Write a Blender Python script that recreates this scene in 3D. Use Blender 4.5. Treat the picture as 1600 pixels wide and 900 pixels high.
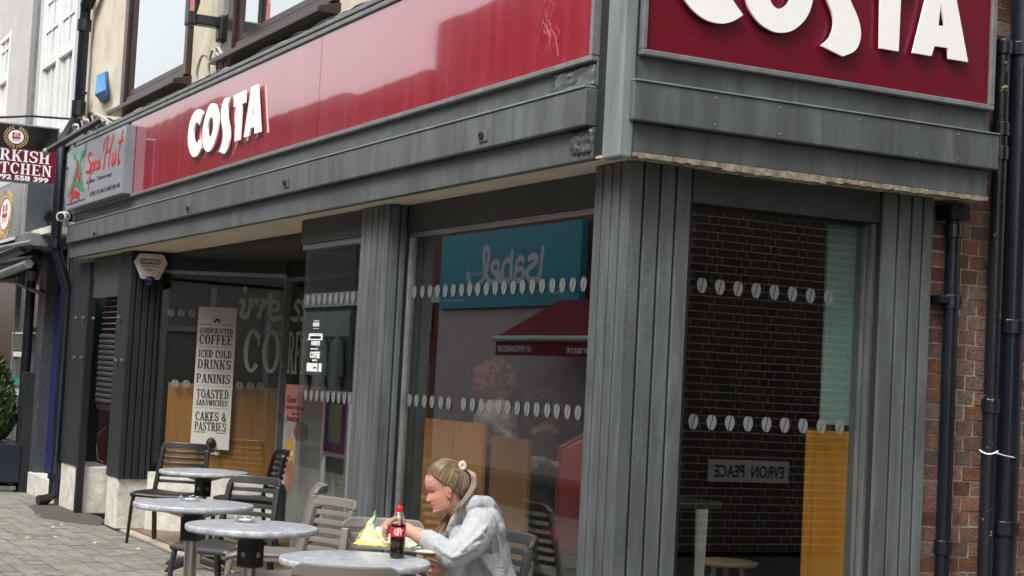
import bpy, math, random
import numpy as np
from mathutils import Vector, Matrix
random.seed(7)
S = bpy.context.scene
for o in list(bpy.data.objects): bpy.data.objects.remove(o)
COL = S.collection
rad = math.radians
# ------------------------------------------------------------------ camera
CAMP = Vector((6.079, -3.609, 1.6))
_y, _p, _r = rad(-62.806), rad(3.2203), rad(2.9676)
_f = Vector((math.sin(_y)*math.cos(_p), math.cos(_y)*math.cos(_p), math.sin(_p)))
_rt = Vector((math.cos(_y), -math.sin(_y), 0)); _up = _rt.cross(_f)
RT = math.cos(_r)*_rt + math.sin(_r)*_up; UP = -math.sin(_r)*_rt + math.cos(_r)*_up; FW = _f
cd = bpy.data.cameras.new('camera'); cam = bpy.data.objects.new('camera', cd); COL.objects.link(cam)
cam.matrix_world = Matrix(((RT.x, UP.x, -FW.x, CAMP.x), (RT.y, UP.y, -FW.y, CAMP.y), (RT.z, UP.z, -FW.z, CAMP.z), (0, 0, 0, 1)))
cd.lens = 58.14; cd.sensor_width = 36; cd.clip_end = 500; cd.clip_start = .05
S.camera = cam
# ------------------------------------------------------------------ world, sun, exposure
W = bpy.data.worlds.new("World"); S.world = W; W.use_nodes = True
wn = W.node_tree.nodes; wl = W.node_tree.links; wn.clear()
sky = wn.new('ShaderNodeTexSky'); sky.sky_type = 'NISHITA'; sky.sun_disc = False
SUN_EL, SUN_AZ = rad(52), rad(150)          # azimuth clockwise from +Y
sky.sun_elevation = SUN_EL; sky.sun_rotation = SUN_AZ; sky.dust_density = 4; sky.air_density = 1.4
hs = wn.new('ShaderNodeHueSaturation'); hs.inputs['Saturation'].default_value = .22
bg = wn.new('ShaderNodeBackground'); bg.inputs['Strength'].default_value = .15
wo = wn.new('ShaderNodeOutputWorld')
wl.new(sky.outputs[0], hs.inputs['Color']); wl.new(hs.outputs[0], bg.inputs[0]); wl.new(bg.outputs[0], wo.inputs[0])
sl = bpy.data.lights.new('sun', 'SUN'); sl.energy = 1.5; sl.angle = rad(20); sl.color = (1, .97, .92)
so = bpy.data.objects.new('sun', sl); COL.objects.link(so)
sd = Vector((math.sin(SUN_AZ)*math.cos(SUN_EL), math.cos(SUN_AZ)*math.cos(SUN_EL), math.sin(SUN_EL)))
so.rotation_euler = (-sd).to_track_quat('-Z', 'Y').to_euler(); so.location = (0, -4, 20)
S.view_settings.view_transform = 'Standard'; S.view_settings.look = 'None'; S.view_settings.gamma = 1
S.view_settings.exposure = 0.95
S.render.engine = 'CYCLES'; S.render.resolution_x = 1024; S.render.resolution_y = 576
S.cycles.transparent_max_bounces = 24; S.cycles.max_bounces = 9; S.cycles.glossy_bounces = 5

# ------------------------------------------------------------------ geometry helpers
FPX = 2584.
def ray(px, py): return FW + RT*((px-800)/FPX) - UP*((py-450)/FPX)
def at(px, py, D): return CAMP + ray(px, py)*D                   # photograph point at a given distance
def fy(px, py, Y): d = ray(px, py); return CAMP + d*((Y-CAMP.y)/d.y)   # ... on a wall parallel to the street front
def fx(px, py, X): d = ray(px, py); return CAMP + d*((X-CAMP.x)/d.x)   # ... on a wall parallel to the side front
G = .09                                                            # ground height
ORG = {}
def org(p): return ORG.get(p.name, Vector((0, 0, 0))) if p else Vector((0, 0, 0))
def thing(name, label, cat, loc=(0, 0, 0), group=None, rz=0):
    o = bpy.data.objects.new(name, None); COL.objects.link(o); o.location = loc; o.rotation_euler = (0, 0, rz)
    o.empty_display_size = .1
    ORG[o.name] = Vector(loc)
    o['label'] = label; o['category'] = cat
    if group: o['group'] = group
    return o
def tag(o, label=None, cat=None, group=None, kind=None):
    if label: o['label'] = label
    if cat: o['category'] = cat
    if group: o['group'] = group
    if kind: o['kind'] = kind
    return o
class MB:
    def __init__(s): s.v = []; s.f = []; s.mi = []; s.cur = 0
    def add(s, vs, fs):
        b = len(s.v); s.v += [Vector(v) for v in vs]; s.f += [tuple(b+i for i in f) for f in fs]; s.mi += [s.cur]*len(fs); return s
    def box(s, x0, x1, y0, y1, z0, z1):
        if x0 > x1: x0, x1 = x1, x0
        if y0 > y1: y0, y1 = y1, y0
        if z0 > z1: z0, z1 = z1, z0
        return s.add([(x0, y0, z0), (x1, y0, z0), (x1, y1, z0), (x0, y1, z0), (x0, y0, z1), (x1, y0, z1), (x1, y1, z1), (x0, y1, z1)],
                     [(0, 3, 2, 1), (4, 5, 6, 7), (0, 1, 5, 4), (1, 2, 6, 5), (2, 3, 7, 6), (3, 0, 4, 7)])
    def obox(s, o, U, V, N, u, v, n):   # oriented box from o spanning u*U, v*V, n*N
        o = Vector(o); U = Vector(U)*u; V = Vector(V)*v; N = Vector(N)*n
        return s.add([o, o+U, o+U+V, o+V, o+N, o+U+N, o+U+V+N, o+V+N],
                     [(0, 3, 2, 1), (4, 5, 6, 7), (0, 1, 5, 4), (1, 2, 6, 5), (2, 3, 7, 6), (3, 0, 4, 7)])
    def prism(s, poly, fn, d0=0., d1=.01):     # poly in (u, v); fn(u, v, n) -> world
        n = len(poly); vs = [fn(u, v, d1) for u, v in poly] + [fn(u, v, d0) for u, v in poly]
        return s.add(vs, [tuple(range(n)), tuple(range(2*n-1, n-1, -1))] + [(i, n+i, n+(i+1) % n, (i+1) % n) for i in range(n)])
    def tube(s, pts, r, n=10, caps=True, flat=None, loop=False):
        pts = [Vector(p) for p in pts]; m = len(pts)
        rs = r if isinstance(r, (list, tuple)) else [r]*m
        if caps and not loop and flat == 'round':
            pass
        t0 = None; rings = []; b = len(s.v); nrm = None
        for i, p in enumerate(pts):
            if loop: t = (pts[(i+1) % m]-pts[i-1])
            else: t = (pts[min(i+1, m-1)]-pts[max(i-1, 0)])
            if t.length < 1e-9: t = Vector((0, 0, 1))
            t.normalize()
            if nrm is None:
                a = Vector((0, 0, 1)) if abs(t.z) < .9 else Vector((1, 0, 0)); nrm = t.cross(a).normalized()
            else:
                nrm = (nrm - t*nrm.dot(t))
                if nrm.length < 1e-6: nrm = t.orthogonal()
                nrm.normalize()
            bn = t.cross(nrm)
            R = rs[i]; ra, rb = R if isinstance(R, tuple) else (R, R)
            for k in range(n):
                a = 2*math.pi*k/n; s.v.append(p + nrm*(math.cos(a)*ra) + bn*(math.sin(a)*rb))
        def q(i, k): return b+(i % m)*n+(k % n)
        for i in range(m if loop else m-1):
            for k in range(n): s.f.append((q(i, k), q(i, k+1), q(i+1, k+1), q(i+1, k))); s.mi.append(s.cur)
        if caps and not loop:
            s.f.append(tuple(q(0, k) for k in range(n-1, -1, -1))); s.f.append(tuple(q(m-1, k) for k in range(n))); s.mi += [s.cur]*2
        return s
    def rtube(s, p, q, r0, r1, n=14):       # capsule with round ends, tapered
        p = Vector(p); q = Vector(q); d = (q-p).normalized(); pts = []; rs = []
        for a in (0, 25, 50, 70): pts.append(p-d*r0*math.cos(rad(a))); rs.append(max(r0*math.sin(rad(a)), r0*.02))
        pts.append(p); rs.append(r0); pts.append(q); rs.append(r1)
        for a in (70, 50, 25, 0): pts.append(q+d*r1*math.cos(rad(a))); rs.append(max(r1*math.sin(rad(a)), r1*.02))
        return s.tube(pts, rs, n)
    def chain(s, pts, rs, n=14):
        for i in range(len(pts)-1): s.rtube(pts[i], pts[i+1], rs[i], rs[i+1], n)
        return s
    def ell(s, c, a, b, cc, A=None, B=None, Cc=None, nu=20, nv=12):   # ellipsoid with axes
        c = Vector(c); A = Vector(A or (1, 0, 0)); B = Vector(B or (0, 1, 0)); Cc = Vector(Cc or (0, 0, 1))
        b0 = len(s.v)
        s.v.append(c-Cc*cc)
        for j in range(1, nv):
            t = math.pi*j/nv
            for i in range(nu):
                u = 2*math.pi*i/nu; s.v.append(c + A*(a*math.sin(t)*math.cos(u)) + B*(b*math.sin(t)*math.sin(u)) - Cc*(cc*math.cos(t)))
        s.v.append(c+Cc*cc); e = len(s.v)-1
        def q(j, i): return b0+1+(j-1)*nu+i % nu
        for i in range(nu):
            s.f.append((b0, q(1, i+1), q(1, i))); s.f.append((e, q(nv-1, i), q(nv-1, i+1))); s.mi += [s.cur]*2
            for j in range(1, nv-1): s.f.append((q(j, i), q(j, i+1), q(j+1, i+1), q(j+1, i))); s.mi.append(s.cur)
        return s
    def lathe(s, prof, c, n=32):
        c = Vector(c); b = len(s.v); m = len(prof)
        for r, z in prof:
            for k in range(n): a = 2*math.pi*k/n; s.v.append(c+Vector((r*math.cos(a), r*math.sin(a), z)))
        for i in range(m-1):
            for k in range(n): s.f.append((b+i*n+k, b+i*n+(k+1) % n, b+(i+1)*n+(k+1) % n, b+(i+1)*n+k)); s.mi.append(s.cur)
        s.f.append(tuple(b+k for k in range(n-1, -1, -1))); s.f.append(tuple(b+(m-1)*n+k for k in range(n))); s.mi += [s.cur]*2
        return s
    def mesh(s, name, mat, o=Vector((0, 0, 0)), smooth=False):
        me = bpy.data.meshes.new(name); me.from_pydata([tuple(v-o) for v in s.v], [], s.f)
        for m in (mat if isinstance(mat, (list, tuple)) else [mat]): me.materials.append(m)
        if isinstance(mat, (list, tuple)): me.polygons.foreach_set('material_index', s.mi)
        if smooth: me.polygons.foreach_set('use_smooth', [True]*len(me.polygons))
        me.update(); return me
    def build(s, name, mat, parent=None, bevel=0, smooth=False, kind=None, label=None, cat=None, group=None, recalc=False):
        me = s.mesh(name, mat, org(parent), smooth)
        o = bpy.data.objects.new(name, me); COL.objects.link(o)
        if parent: o.parent = parent; ORG[o.name] = org(parent)
        if recalc:
            import bmesh
            bm = bmesh.new(); bm.from_mesh(me); bmesh.ops.recalc_face_normals(bm, faces=bm.faces); bm.to_mesh(me); bm.free()
        if bevel:
            b = o.modifiers.new('bevel', 'BEVEL'); b.width = bevel; b.segments = 2; b.limit_method = 'ANGLE'
        if smooth and not bevel:
            try: me.set_sharp_from_angle(angle=rad(50))
            except Exception: pass
        return tag(o, label, cat, group, kind)
def link(name, me, parent=None, loc=(0, 0, 0), rot=None, scale=None, **k):
    o = bpy.data.objects.new(name, me); COL.objects.link(o)
    if parent: o.parent = parent
    o.location = Vector(loc)-org(parent) if parent else loc
    if rot: o.rotation_euler = rot
    if scale: o.scale = scale
    return tag(o, **k)
def copy_tree(o, parent=None):
    c = o.copy(); COL.objects.link(c)
    if parent: c.parent = parent
    for ch in [x for x in KIDS.get(o.name, o.children)]: copy_tree(ch, c)
    return c
KIDS = {}

# ------------------------------------------------------------------ materials
def nodes(name):
    m = bpy.data.materials.new(name); m.use_nodes = True; nt = m.node_tree; b = nt.nodes['Principled BSDF']; return m, nt, b
def N(nt, t, **k):
    n = nt.nodes.new(t)
    for a, v in k.items():
        if a.startswith('_'): setattr(n, a[1:], v)
        else: n.inputs[a].default_value = v
    return n
def c4(c): return (c[0], c[1], c[2], 1)
def mulc(c, k): return tuple(min(1, x*k) for x in c)
def mat(name, col, rough=.5, metal=0, var=.15, scale=6, stretch=(1, 1, 1), col2=None, bump=.1, bscale=60, coat=0, ior=1.5, coord='pos', rnd=0, spec=.5):
    m, nt, b = nodes(name); L = nt.links.new
    if coord == 'pos': src = N(nt, 'ShaderNodeNewGeometry').outputs['Position']
    else: src = N(nt, 'ShaderNodeTexCoord').outputs['Object']
    mp = N(nt, 'ShaderNodeMapping', Scale=stretch); L(src, mp.inputs[0])
    n1 = N(nt, 'ShaderNodeTexNoise', Scale=scale, Detail=6, Roughness=.65); L(mp.outputs[0], n1.inputs['Vector'])
    rp = N(nt, 'ShaderNodeValToRGB'); L(n1.outputs[0], rp.inputs[0])
    rp.color_ramp.elements[0].position = .3; rp.color_ramp.elements[1].position = .72
    rp.color_ramp.elements[0].color = c4(mulc(col, 1-var)); rp.color_ramp.elements[1].color = c4(col2 if col2 else mulc(col, 1+var))
    out = rp.outputs[0]
    if rnd:
        oi = N(nt, 'ShaderNodeObjectInfo'); h = N(nt, 'ShaderNodeHueSaturation'); L(out, h.inputs['Color'])
        mr = N(nt, 'ShaderNodeMapRange'); mr.inputs['To Min'].default_value = 1-rnd; mr.inputs['To Max'].default_value = 1+rnd
        L(oi.outputs['Random'], mr.inputs['Value']); L(mr.outputs[0], h.inputs['Value'])
        mr2 = N(nt, 'ShaderNodeMath', _operation='FRACT'); ml = N(nt, 'ShaderNodeMath', _operation='MULTIPLY'); ml.inputs[1].default_value = 17.3
        L(oi.outputs['Random'], ml.inputs[0]); L(ml.outputs[0], mr2.inputs[0])
        mr3 = N(nt, 'ShaderNodeMapRange'); mr3.inputs['To Min'].default_value = 1-rnd*1.2; mr3.inputs['To Max'].default_value = 1+rnd*.5
        L(mr2.outputs[0], mr3.inputs['Value']); L(mr3.outputs[0], h.inputs['Saturation']); out = h.outputs[0]
    L(out, b.inputs['Base Color'])
    b.inputs['Roughness'].default_value = rough; b.inputs['Metallic'].default_value = metal; b.inputs['IOR'].default_value = ior
    b.inputs['Coat Weight'].default_value = coat; b.inputs['Coat Roughness'].default_value = .04
    b.inputs['Specular IOR Level'].default_value = spec
    if bump:
        n2 = N(nt, 'ShaderNodeTexNoise', Scale=bscale, Detail=5); L(mp.outputs[0] if coord != 'pos' else src, n2.inputs['Vector'])
        bp = N(nt, 'ShaderNodeBump', Strength=bump, Distance=.01); L(n2.outputs[0], bp.inputs['Height']); L(bp.outputs[0], b.inputs['Normal'])
    return m
def paint(name, col, rough=.45, streak=.35, wear=None, wearcol=(.45, .42, .33), bump=.12):
    """weathered gloss paint: broad tone, vertical rain streaks, chips"""
    m, nt, b = nodes(name); L = nt.links.new
    pos = N(nt, 'ShaderNodeNewGeometry').outputs['Position']
    mp = N(nt, 'ShaderNodeMapping', Scale=(6, 6, .9)); L(pos, mp.inputs[0])
    n1 = N(nt, 'ShaderNodeTexNoise', Scale=1.5, Detail=9, Roughness=.66, Distortion=.8); L(mp.outputs[0], n1.inputs['Vector'])
    n0 = N(nt, 'ShaderNodeTexNoise', Scale=1.6, Detail=4); L(pos, n0.inputs['Vector'])
    r1 = N(nt, 'ShaderNodeValToRGB'); L(n1.outputs[0], r1.inputs[0])
    r1.color_ramp.elements[0].position = .33; r1.color_ramp.elements[1].position = .7
    r1.color_ramp.elements[0].color = c4(mulc(col, 1-streak*.6)); r1.color_ramp.elements[1].color = c4(mulc(col, 1+streak*.7))
    e = r1.color_ramp.elements.new(.52); e.color = c4(col)
    mx = N(nt, 'ShaderNodeMix', _data_type='RGBA', _blend_type='MULTIPLY'); mx.inputs['Factor'].default_value = .6
    r0 = N(nt, 'ShaderNodeValToRGB'); L(n0.outputs[0], r0.inputs[0]); r0.color_ramp.elements[0].color = (.62, .64, .63, 1); r0.color_ramp.elements[1].color = (1, 1, 1, 1)
    r0.color_ramp.elements[0].position = .3; r0.color_ramp.elements[1].position = .65
    L(r1.outputs[0], mx.inputs['A']); L(r0.outputs[0], mx.inputs['B']); out = mx.outputs['Result']
    if wear:
        n3 = N(nt, 'ShaderNodeTexNoise', Scale=14, Detail=9, Roughness=.75); L(pos, n3.inputs['Vector'])
        r3 = N(nt, 'ShaderNodeValToRGB'); L(n3.outputs[0], r3.inputs[0]); r3.color_ramp.elements[0].position = wear; r3.color_ramp.elements[1].position = wear+.02
        m3 = N(nt, 'ShaderNodeMix', _data_type='RGBA'); L(r3.outputs[0], m3.inputs['Factor']); L(out, m3.inputs['A']); m3.inputs['B'].default_value = c4(wearcol); out = m3.outputs['Result']
    L(out, b.inputs['Base Color'])
    rr = N(nt, 'ShaderNodeMapRange'); rr.inputs['To Min'].default_value = max(rough-.12, .05); rr.inputs['To Max'].default_value = rough+.2
    L(n1.outputs[0], rr.inputs['Value']); L(rr.outputs[0], b.inputs['Roughness'])
    n2 = N(nt, 'ShaderNodeTexNoise', Scale=35, Detail=6); L(pos, n2.inputs['Vector'])
    bp = N(nt, 'ShaderNodeBump', Strength=bump, Distance=.012); L(n2.outputs[0], bp.inputs['Height']); L(bp.outputs[0], b.inputs['Normal'])
    return m
def glass(name, refl=1.5, tint=(.8, .86, .84), rough=0.0, base=.04, milky=0.):
    m = bpy.data.materials.new(name); m.use_nodes = True; nt = m.node_tree; nt.nodes.clear(); L = nt.links.new
    o = N(nt, 'ShaderNodeOutputMaterial'); t = N(nt, 'ShaderNodeBsdfTransparent'); t.inputs[0].default_value = c4(tint)
    g = N(nt, 'ShaderNodeBsdfGlossy'); g.inputs['Roughness'].default_value = rough; g.inputs[0].default_value = (.95, .97, .97, 1)
    f = N(nt, 'ShaderNodeFresnel', IOR=refl); a = N(nt, 'ShaderNodeMath', _operation='ADD'); a.inputs[1].default_value = base; a.use_clamp = True
    bf = N(nt, 'ShaderNodeNewGeometry').outputs['Backfacing']; mr = N(nt, 'ShaderNodeMapRange'); mr.inputs['To Min'].default_value = refl; mr.inputs['To Max'].default_value = 1/refl
    L(bf, mr.inputs['Value']); L(mr.outputs[0], f.inputs['IOR'])
    L(f.outputs[0], a.inputs[0]); mx = N(nt, 'ShaderNodeMixShader'); L(a.outputs[0], mx.inputs[0])
    L(t.outputs[0], mx.inputs[1]); L(g.outputs[0], mx.inputs[2]); L(mx.outputs[0], o.inputs[0])
    pos = N(nt, 'ShaderNodeNewGeometry').outputs['Position']
    n2 = N(nt, 'ShaderNodeTexNoise', Scale=1.3, Detail=1); L(pos, n2.inputs['Vector'])
    bp = N(nt, 'ShaderNodeBump', Strength=.03, Distance=.01); L(n2.outputs[0], bp.inputs['Height']); L(bp.outputs[0], g.inputs['Normal'])
    return m
def vcol(name, rough=.6, attr='Col', sss=0, spec=.4, aniso=0):
    m, nt, b = nodes(name); a = N(nt, 'ShaderNodeVertexColor'); a.layer_name = attr; nt.links.new(a.outputs[0], b.inputs['Base Color'])
    b.inputs['Roughness'].default_value = rough; b.inputs['Specular IOR Level'].default_value = spec; return m

GREY = (.100, .114, .116)
M = {}
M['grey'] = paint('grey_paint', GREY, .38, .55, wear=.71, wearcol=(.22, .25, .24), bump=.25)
M['grey_fascia'] = paint('fascia_grey_paint', (.092, .104, .104), .36, .5, wear=.70, wearcol=(.3, .32, .3))
M['band'] = paint('band_grey_paint', (.098, .112, .112), .3, .5, wear=.72, wearcol=(.24, .26, .25))
M['post'] = paint('post_grey_paint', (.19, .225, .22), .4, .4, wear=.7, wearcol=(.1, .09, .07))
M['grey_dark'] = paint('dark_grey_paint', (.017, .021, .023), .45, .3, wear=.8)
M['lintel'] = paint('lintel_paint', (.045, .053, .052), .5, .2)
M['black'] = mat('black_paint', (.012, .013, .015), .35, var=.3)
M['pipe'] = paint('pipe_black_paint', (.01, .012, .016), .25, .3, wear=.63, wearcol=(.55, .45, .2), bump=.2)
M['pipe2'] = paint('pipe_clean_paint', (.008, .011, .018), .22, .3, wear=.74, wearcol=(.3, .27, .22))
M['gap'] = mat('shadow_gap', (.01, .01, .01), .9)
M['soffit'] = mat('soffit_cream', (.62, .55, .43), .7, var=.12, scale=3)
M['timber_edge'] = mat('peeling_timber', (.17, .14, .10), .8, var=.5, scale=20, bump=.6, col2=(.40, .36, .27))
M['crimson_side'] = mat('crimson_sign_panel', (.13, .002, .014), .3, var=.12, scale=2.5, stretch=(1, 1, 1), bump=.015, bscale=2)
def crimson(name, col, rough):
    m, nt, b = nodes(name); L = nt.links.new; pos = N(nt, 'ShaderNodeNewGeometry').outputs['Position']
    mp = N(nt, 'ShaderNodeMapping', Scale=(7, 7, .5)); L(pos, mp.inputs[0])
    n = N(nt, 'ShaderNodeTexNoise', Scale=1.5, Detail=8, Roughness=.7); L(mp.outputs[0], n.inputs['Vector'])
    r = N(nt, 'ShaderNodeValToRGB'); L(n.outputs[0], r.inputs[0]); r.color_ramp.elements[0].color = c4(col); r.color_ramp.elements[0].position = .45
    r.color_ramp.elements[1].color = c4((col[0]*1.25+.03, col[1]+.03, col[2]+.035)); r.color_ramp.elements[1].position = .8
    L(r.outputs[0], b.inputs['Base Color']); b.inputs['Roughness'].default_value = rough
    b.inputs['Coat Weight'].default_value = 1.0; b.inputs['Coat IOR'].default_value = 2.7; b.inputs['Coat Roughness'].default_value = .03
    n2 = N(nt, 'ShaderNodeTexNoise', Scale=1.1, Detail=2); L(pos, n2.inputs['Vector'])
    bp = N(nt, 'ShaderNodeBump', Strength=.06, Distance=.02); L(n2.outputs[0], bp.inputs['Height']); L(bp.outputs[0], b.inputs['Normal']); L(bp.outputs[0], b.inputs['Coat Normal'])
    return m
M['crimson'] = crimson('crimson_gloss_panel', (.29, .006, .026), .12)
M['alu'] = mat('aluminium', (.32, .33, .33), .35, .7, var=.25, scale=12)
M['alu_dull'] = mat('dull_metal_frame', (.20, .21, .21), .45, .3, var=.25, scale=12)
M['slat'] = mat('shutter_slat', (.05, .052, .055), .4, .3, var=.3)
M['steel'] = mat('brushed_steel', (.55, .55, .54), .22, 1, var=.12, scale=8, stretch=(20, 20, 1), bump=.02)
M['white_letter'] = mat('white_letter', (.86, .86, .84), .35, var=.03, scale=10, bump=0)
M['cream'] = mat('cream_render', (.52, .46, .35), .85, var=.18, scale=2.5, bump=.35, bscale=45, col2=(.62, .57, .46))
M['white_render'] = mat('white_render', (.44, .42, .415), .85, var=.1, scale=2, bump=.3, bscale=45)
M['white_paint'] = mat('white_gloss_paint', (.62, .63, .62), .35, var=.05)
M['brown'] = mat('brown_frame', (.035, .02, .017), .3, var=.3, scale=9)
M['blue'] = mat('blue_gloss', (.008, .014, .11), .25, var=.15)
M['blue_box'] = mat('blue_faded', (.03, .22, .55), .5, var=.25, scale=20, col2=(.10, .32, .6))
M['plinth'] = mat('plinth_white', (.55, .52, .45), .85, var=.25, scale=7, bump=.7, bscale=22, col2=(.72, .70, .64))
M['brick'] = mat('brick_clay', (.21, .105, .07), .85, var=.35, scale=30, bump=.8, bscale=70, rnd=.32)
M['brick_far'] = mat('brick_far_clay', (.22, .075, .045), .85, var=.5, scale=7, bump=.5)
M['mortar'] = mat('mortar', (.42, .385, .33), .95, var=.25, scale=20, bump=.8, bscale=90)
M['paver'] = mat('paver_concrete', (.21, .20, .17), .85, var=.25, scale=18, bump=.6, bscale=90, rnd=.16)
M['sand'] = mat('joint_sand', (.055, .05, .042), .95, var=.3, scale=30)
M['terrazzo'] = mat('pink_terrazzo', (.42, .33, .26), .6, var=.18, scale=40, bump=.1, col2=(.52, .42, .34))
M['patch'] = mat('asphalt_patch', (.07, .065, .055), .95, var=.4, scale=30, bump=1, bscale=60)
M['chair_taupe'] = mat('taupe_resin', (.17, .155, .14), .42, var=.08, scale=8)
M['chair_dark'] = mat('charcoal_resin', (.035, .036, .038), .38, var=.12)
M['chair_black'] = mat('black_resin', (.012, .012, .013), .35, var=.2)
def marble():
    m, nt, b = nodes('table_marble'); L = nt.links.new; pos = N(nt, 'ShaderNodeNewGeometry').outputs['Position']
    n = N(nt, 'ShaderNodeTexNoise', Scale=20, Detail=9, Roughness=.72, Distortion=1.2); L(pos, n.inputs['Vector'])
    r = N(nt, 'ShaderNodeValToRGB'); L(n.outputs[0], r.inputs[0])
    r.color_ramp.elements[0].position = .35; r.color_ramp.elements[0].color = (.23, .25, .28, 1); r.color_ramp.elements[1].position = .66; r.color_ramp.elements[1].color = (.54, .56, .60, 1)
    e = r.color_ramp.elements.new(.5); e.color = (.36, .38, .415, 1)
    L(r.outputs[0], b.inputs['Base Color']); b.inputs['Roughness'].default_value = .28; return m
M['marble'] = marble()
def oak(name, c1, c2, rough=.45, sc=(14, 14, .9)):
    m, nt, b = nodes(name); L = nt.links.new; pos = N(nt, 'ShaderNodeNewGeometry').outputs['Position']
    mp = N(nt, 'ShaderNodeMapping', Scale=sc); L(pos, mp.inputs[0])
    n = N(nt, 'ShaderNodeTexNoise', Scale=1.6, Detail=7, Roughness=.6, Distortion=1.2); L(mp.outputs[0], n.inputs['Vector'])
    r = N(nt, 'ShaderNodeValToRGB'); L(n.outputs[0], r.inputs[0]); r.color_ramp.elements[0].position = .3; r.color_ramp.elements[1].position = .7
    r.color_ramp.elements[0].color = c4(c1); r.color_ramp.elements[1].color = c4(c2); L(r.outputs[0], b.inputs['Base Color']); b.inputs['Roughness'].default_value = rough; return m
M['oak'] = oak('oak_board', (.46, .175, .032), (.66, .30, .075))
M['oak_dark'] = oak('dark_oak_board', (.20, .075, .02), (.34, .15, .04))
M['oak_orange'] = oak('orange_oak_board', (.56, .20, .016), (.72, .30, .035), sc=(6, 6, .5))
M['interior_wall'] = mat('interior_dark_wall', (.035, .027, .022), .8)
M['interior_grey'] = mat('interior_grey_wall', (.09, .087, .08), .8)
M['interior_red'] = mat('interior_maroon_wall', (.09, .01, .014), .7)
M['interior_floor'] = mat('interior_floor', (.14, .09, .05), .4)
M['teal_panel'] = mat('frosted_teal_panel', (.30, .41, .385), .6, var=.06)
M['decal'] = mat('frosted_decal', (.135, .15, .145), .7, var=.03, bump=0)
M['decal_dim'] = mat('grey_vinyl', (.30, .30, .285), .7, var=.03, bump=0)
M['poster'] = mat('poster_grey', (.44, .43, .395), .6, var=.04, bump=0)
M['ink'] = mat('black_ink', (.012, .012, .012), .6, bump=0)
M['white_print'] = mat('white_print', (.8, .8, .8), .5, bump=0)
M['red_print'] = mat('red_print', (.42, .02, .025), .45, bump=0)
M['green_print'] = mat('green_print', (.02, .25, .13), .45, bump=0)
M['navy_print'] = mat('navy_print', (.02, .02, .07), .45, bump=0)
M['maroon_sign'] = mat('maroon_sign', (.13, .004, .03), .3, bump=0)
M['gold'] = mat('gold_print', (.55, .36, .13), .4, bump=0)
M['sign_grey'] = mat('sign_face_grey', (.25, .285, .30), .18, var=.12, scale=3, bump=0)
M['sign_side'] = mat('sign_side_metal', (.22, .25, .28), .3, .4)
M['alarm'] = mat('alarm_white', (.72, .66, .62), .35, bump=0)
M['alarm_blue'] = mat('alarm_blue', (.01, .012, .08), .15, bump=0)
M['cable'] = mat('cable_black', (.015, .015, .015), .5)
M['cable_grey'] = mat('cable_grey', (.4, .39, .36), .5)
M['granite'] = mat('granite_tile', (.03, .034, .042), .25, var=.9, scale=55, col2=(.12, .13, .15))
M['leaf'] = mat('conifer_leaf', (.045, .085, .02), .6, var=.5, scale=12, col2=(.10, .15, .04))
M['pane'] = glass('shop_glass', 1.6, (.79, .82, .80), 0, .04)
M['pane_side'] = glass('side_shop_glass', 1.65, (.84, .88, .86), 0, .045)
M['pane_up'] = glass('upper_glass', 1.5, (.35, .38, .38), 0, .62)
M['glass_obj'] = glass('clear_glass', 1.45, (.93, .96, .95), 0.05, .12)
M['teal_sign'] = mat('teal_sign_board', (.012, .30, .42), .35, var=.08, scale=.7, bump=0)
M['awning'] = mat('maroon_canvas', (.22, .012, .03), .8, var=.1)
M['tarmac'] = mat('tarmac', (.05, .05, .05), .9, var=.3, scale=12, bump=.5)

# ------------------------------------------------------------------ lettering
def _arc(cx, cy, rx, ry, ix, iy, a0, a1, n=14):
    o = [(cx+rx*math.cos(rad(a0+(a1-a0)*i/n)), cy+ry*math.sin(rad(a0+(a1-a0)*i/n))) for i in range(n+1)]
    q = [(cx+ix*math.cos(rad(a0+(a1-a0)*i/n)), cy+iy*math.sin(rad(a0+(a1-a0)*i/n))) for i in range(n+1)]
    return [[o[i], o[i+1], q[i+1], q[i]] for i in range(n)]
def _r(x0, x1, y0, y1): return [[(x0, y0), (x1, y0), (x1, y1), (x0, y1)]]
def _stem(x, w=.17, y0=0, y1=1, e=.07, h=.075): return _r(x, x+w, y0, y1) + _r(x-e, x+w+e, y0, y0+h) + _r(x-e, x+w+e, y1-h, y1)
def _dg(x0, y0, x1, y1, w): return [[(x0, y0), (x0+w, y0), (x1+w, y1), (x1, y1)]]
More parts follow.
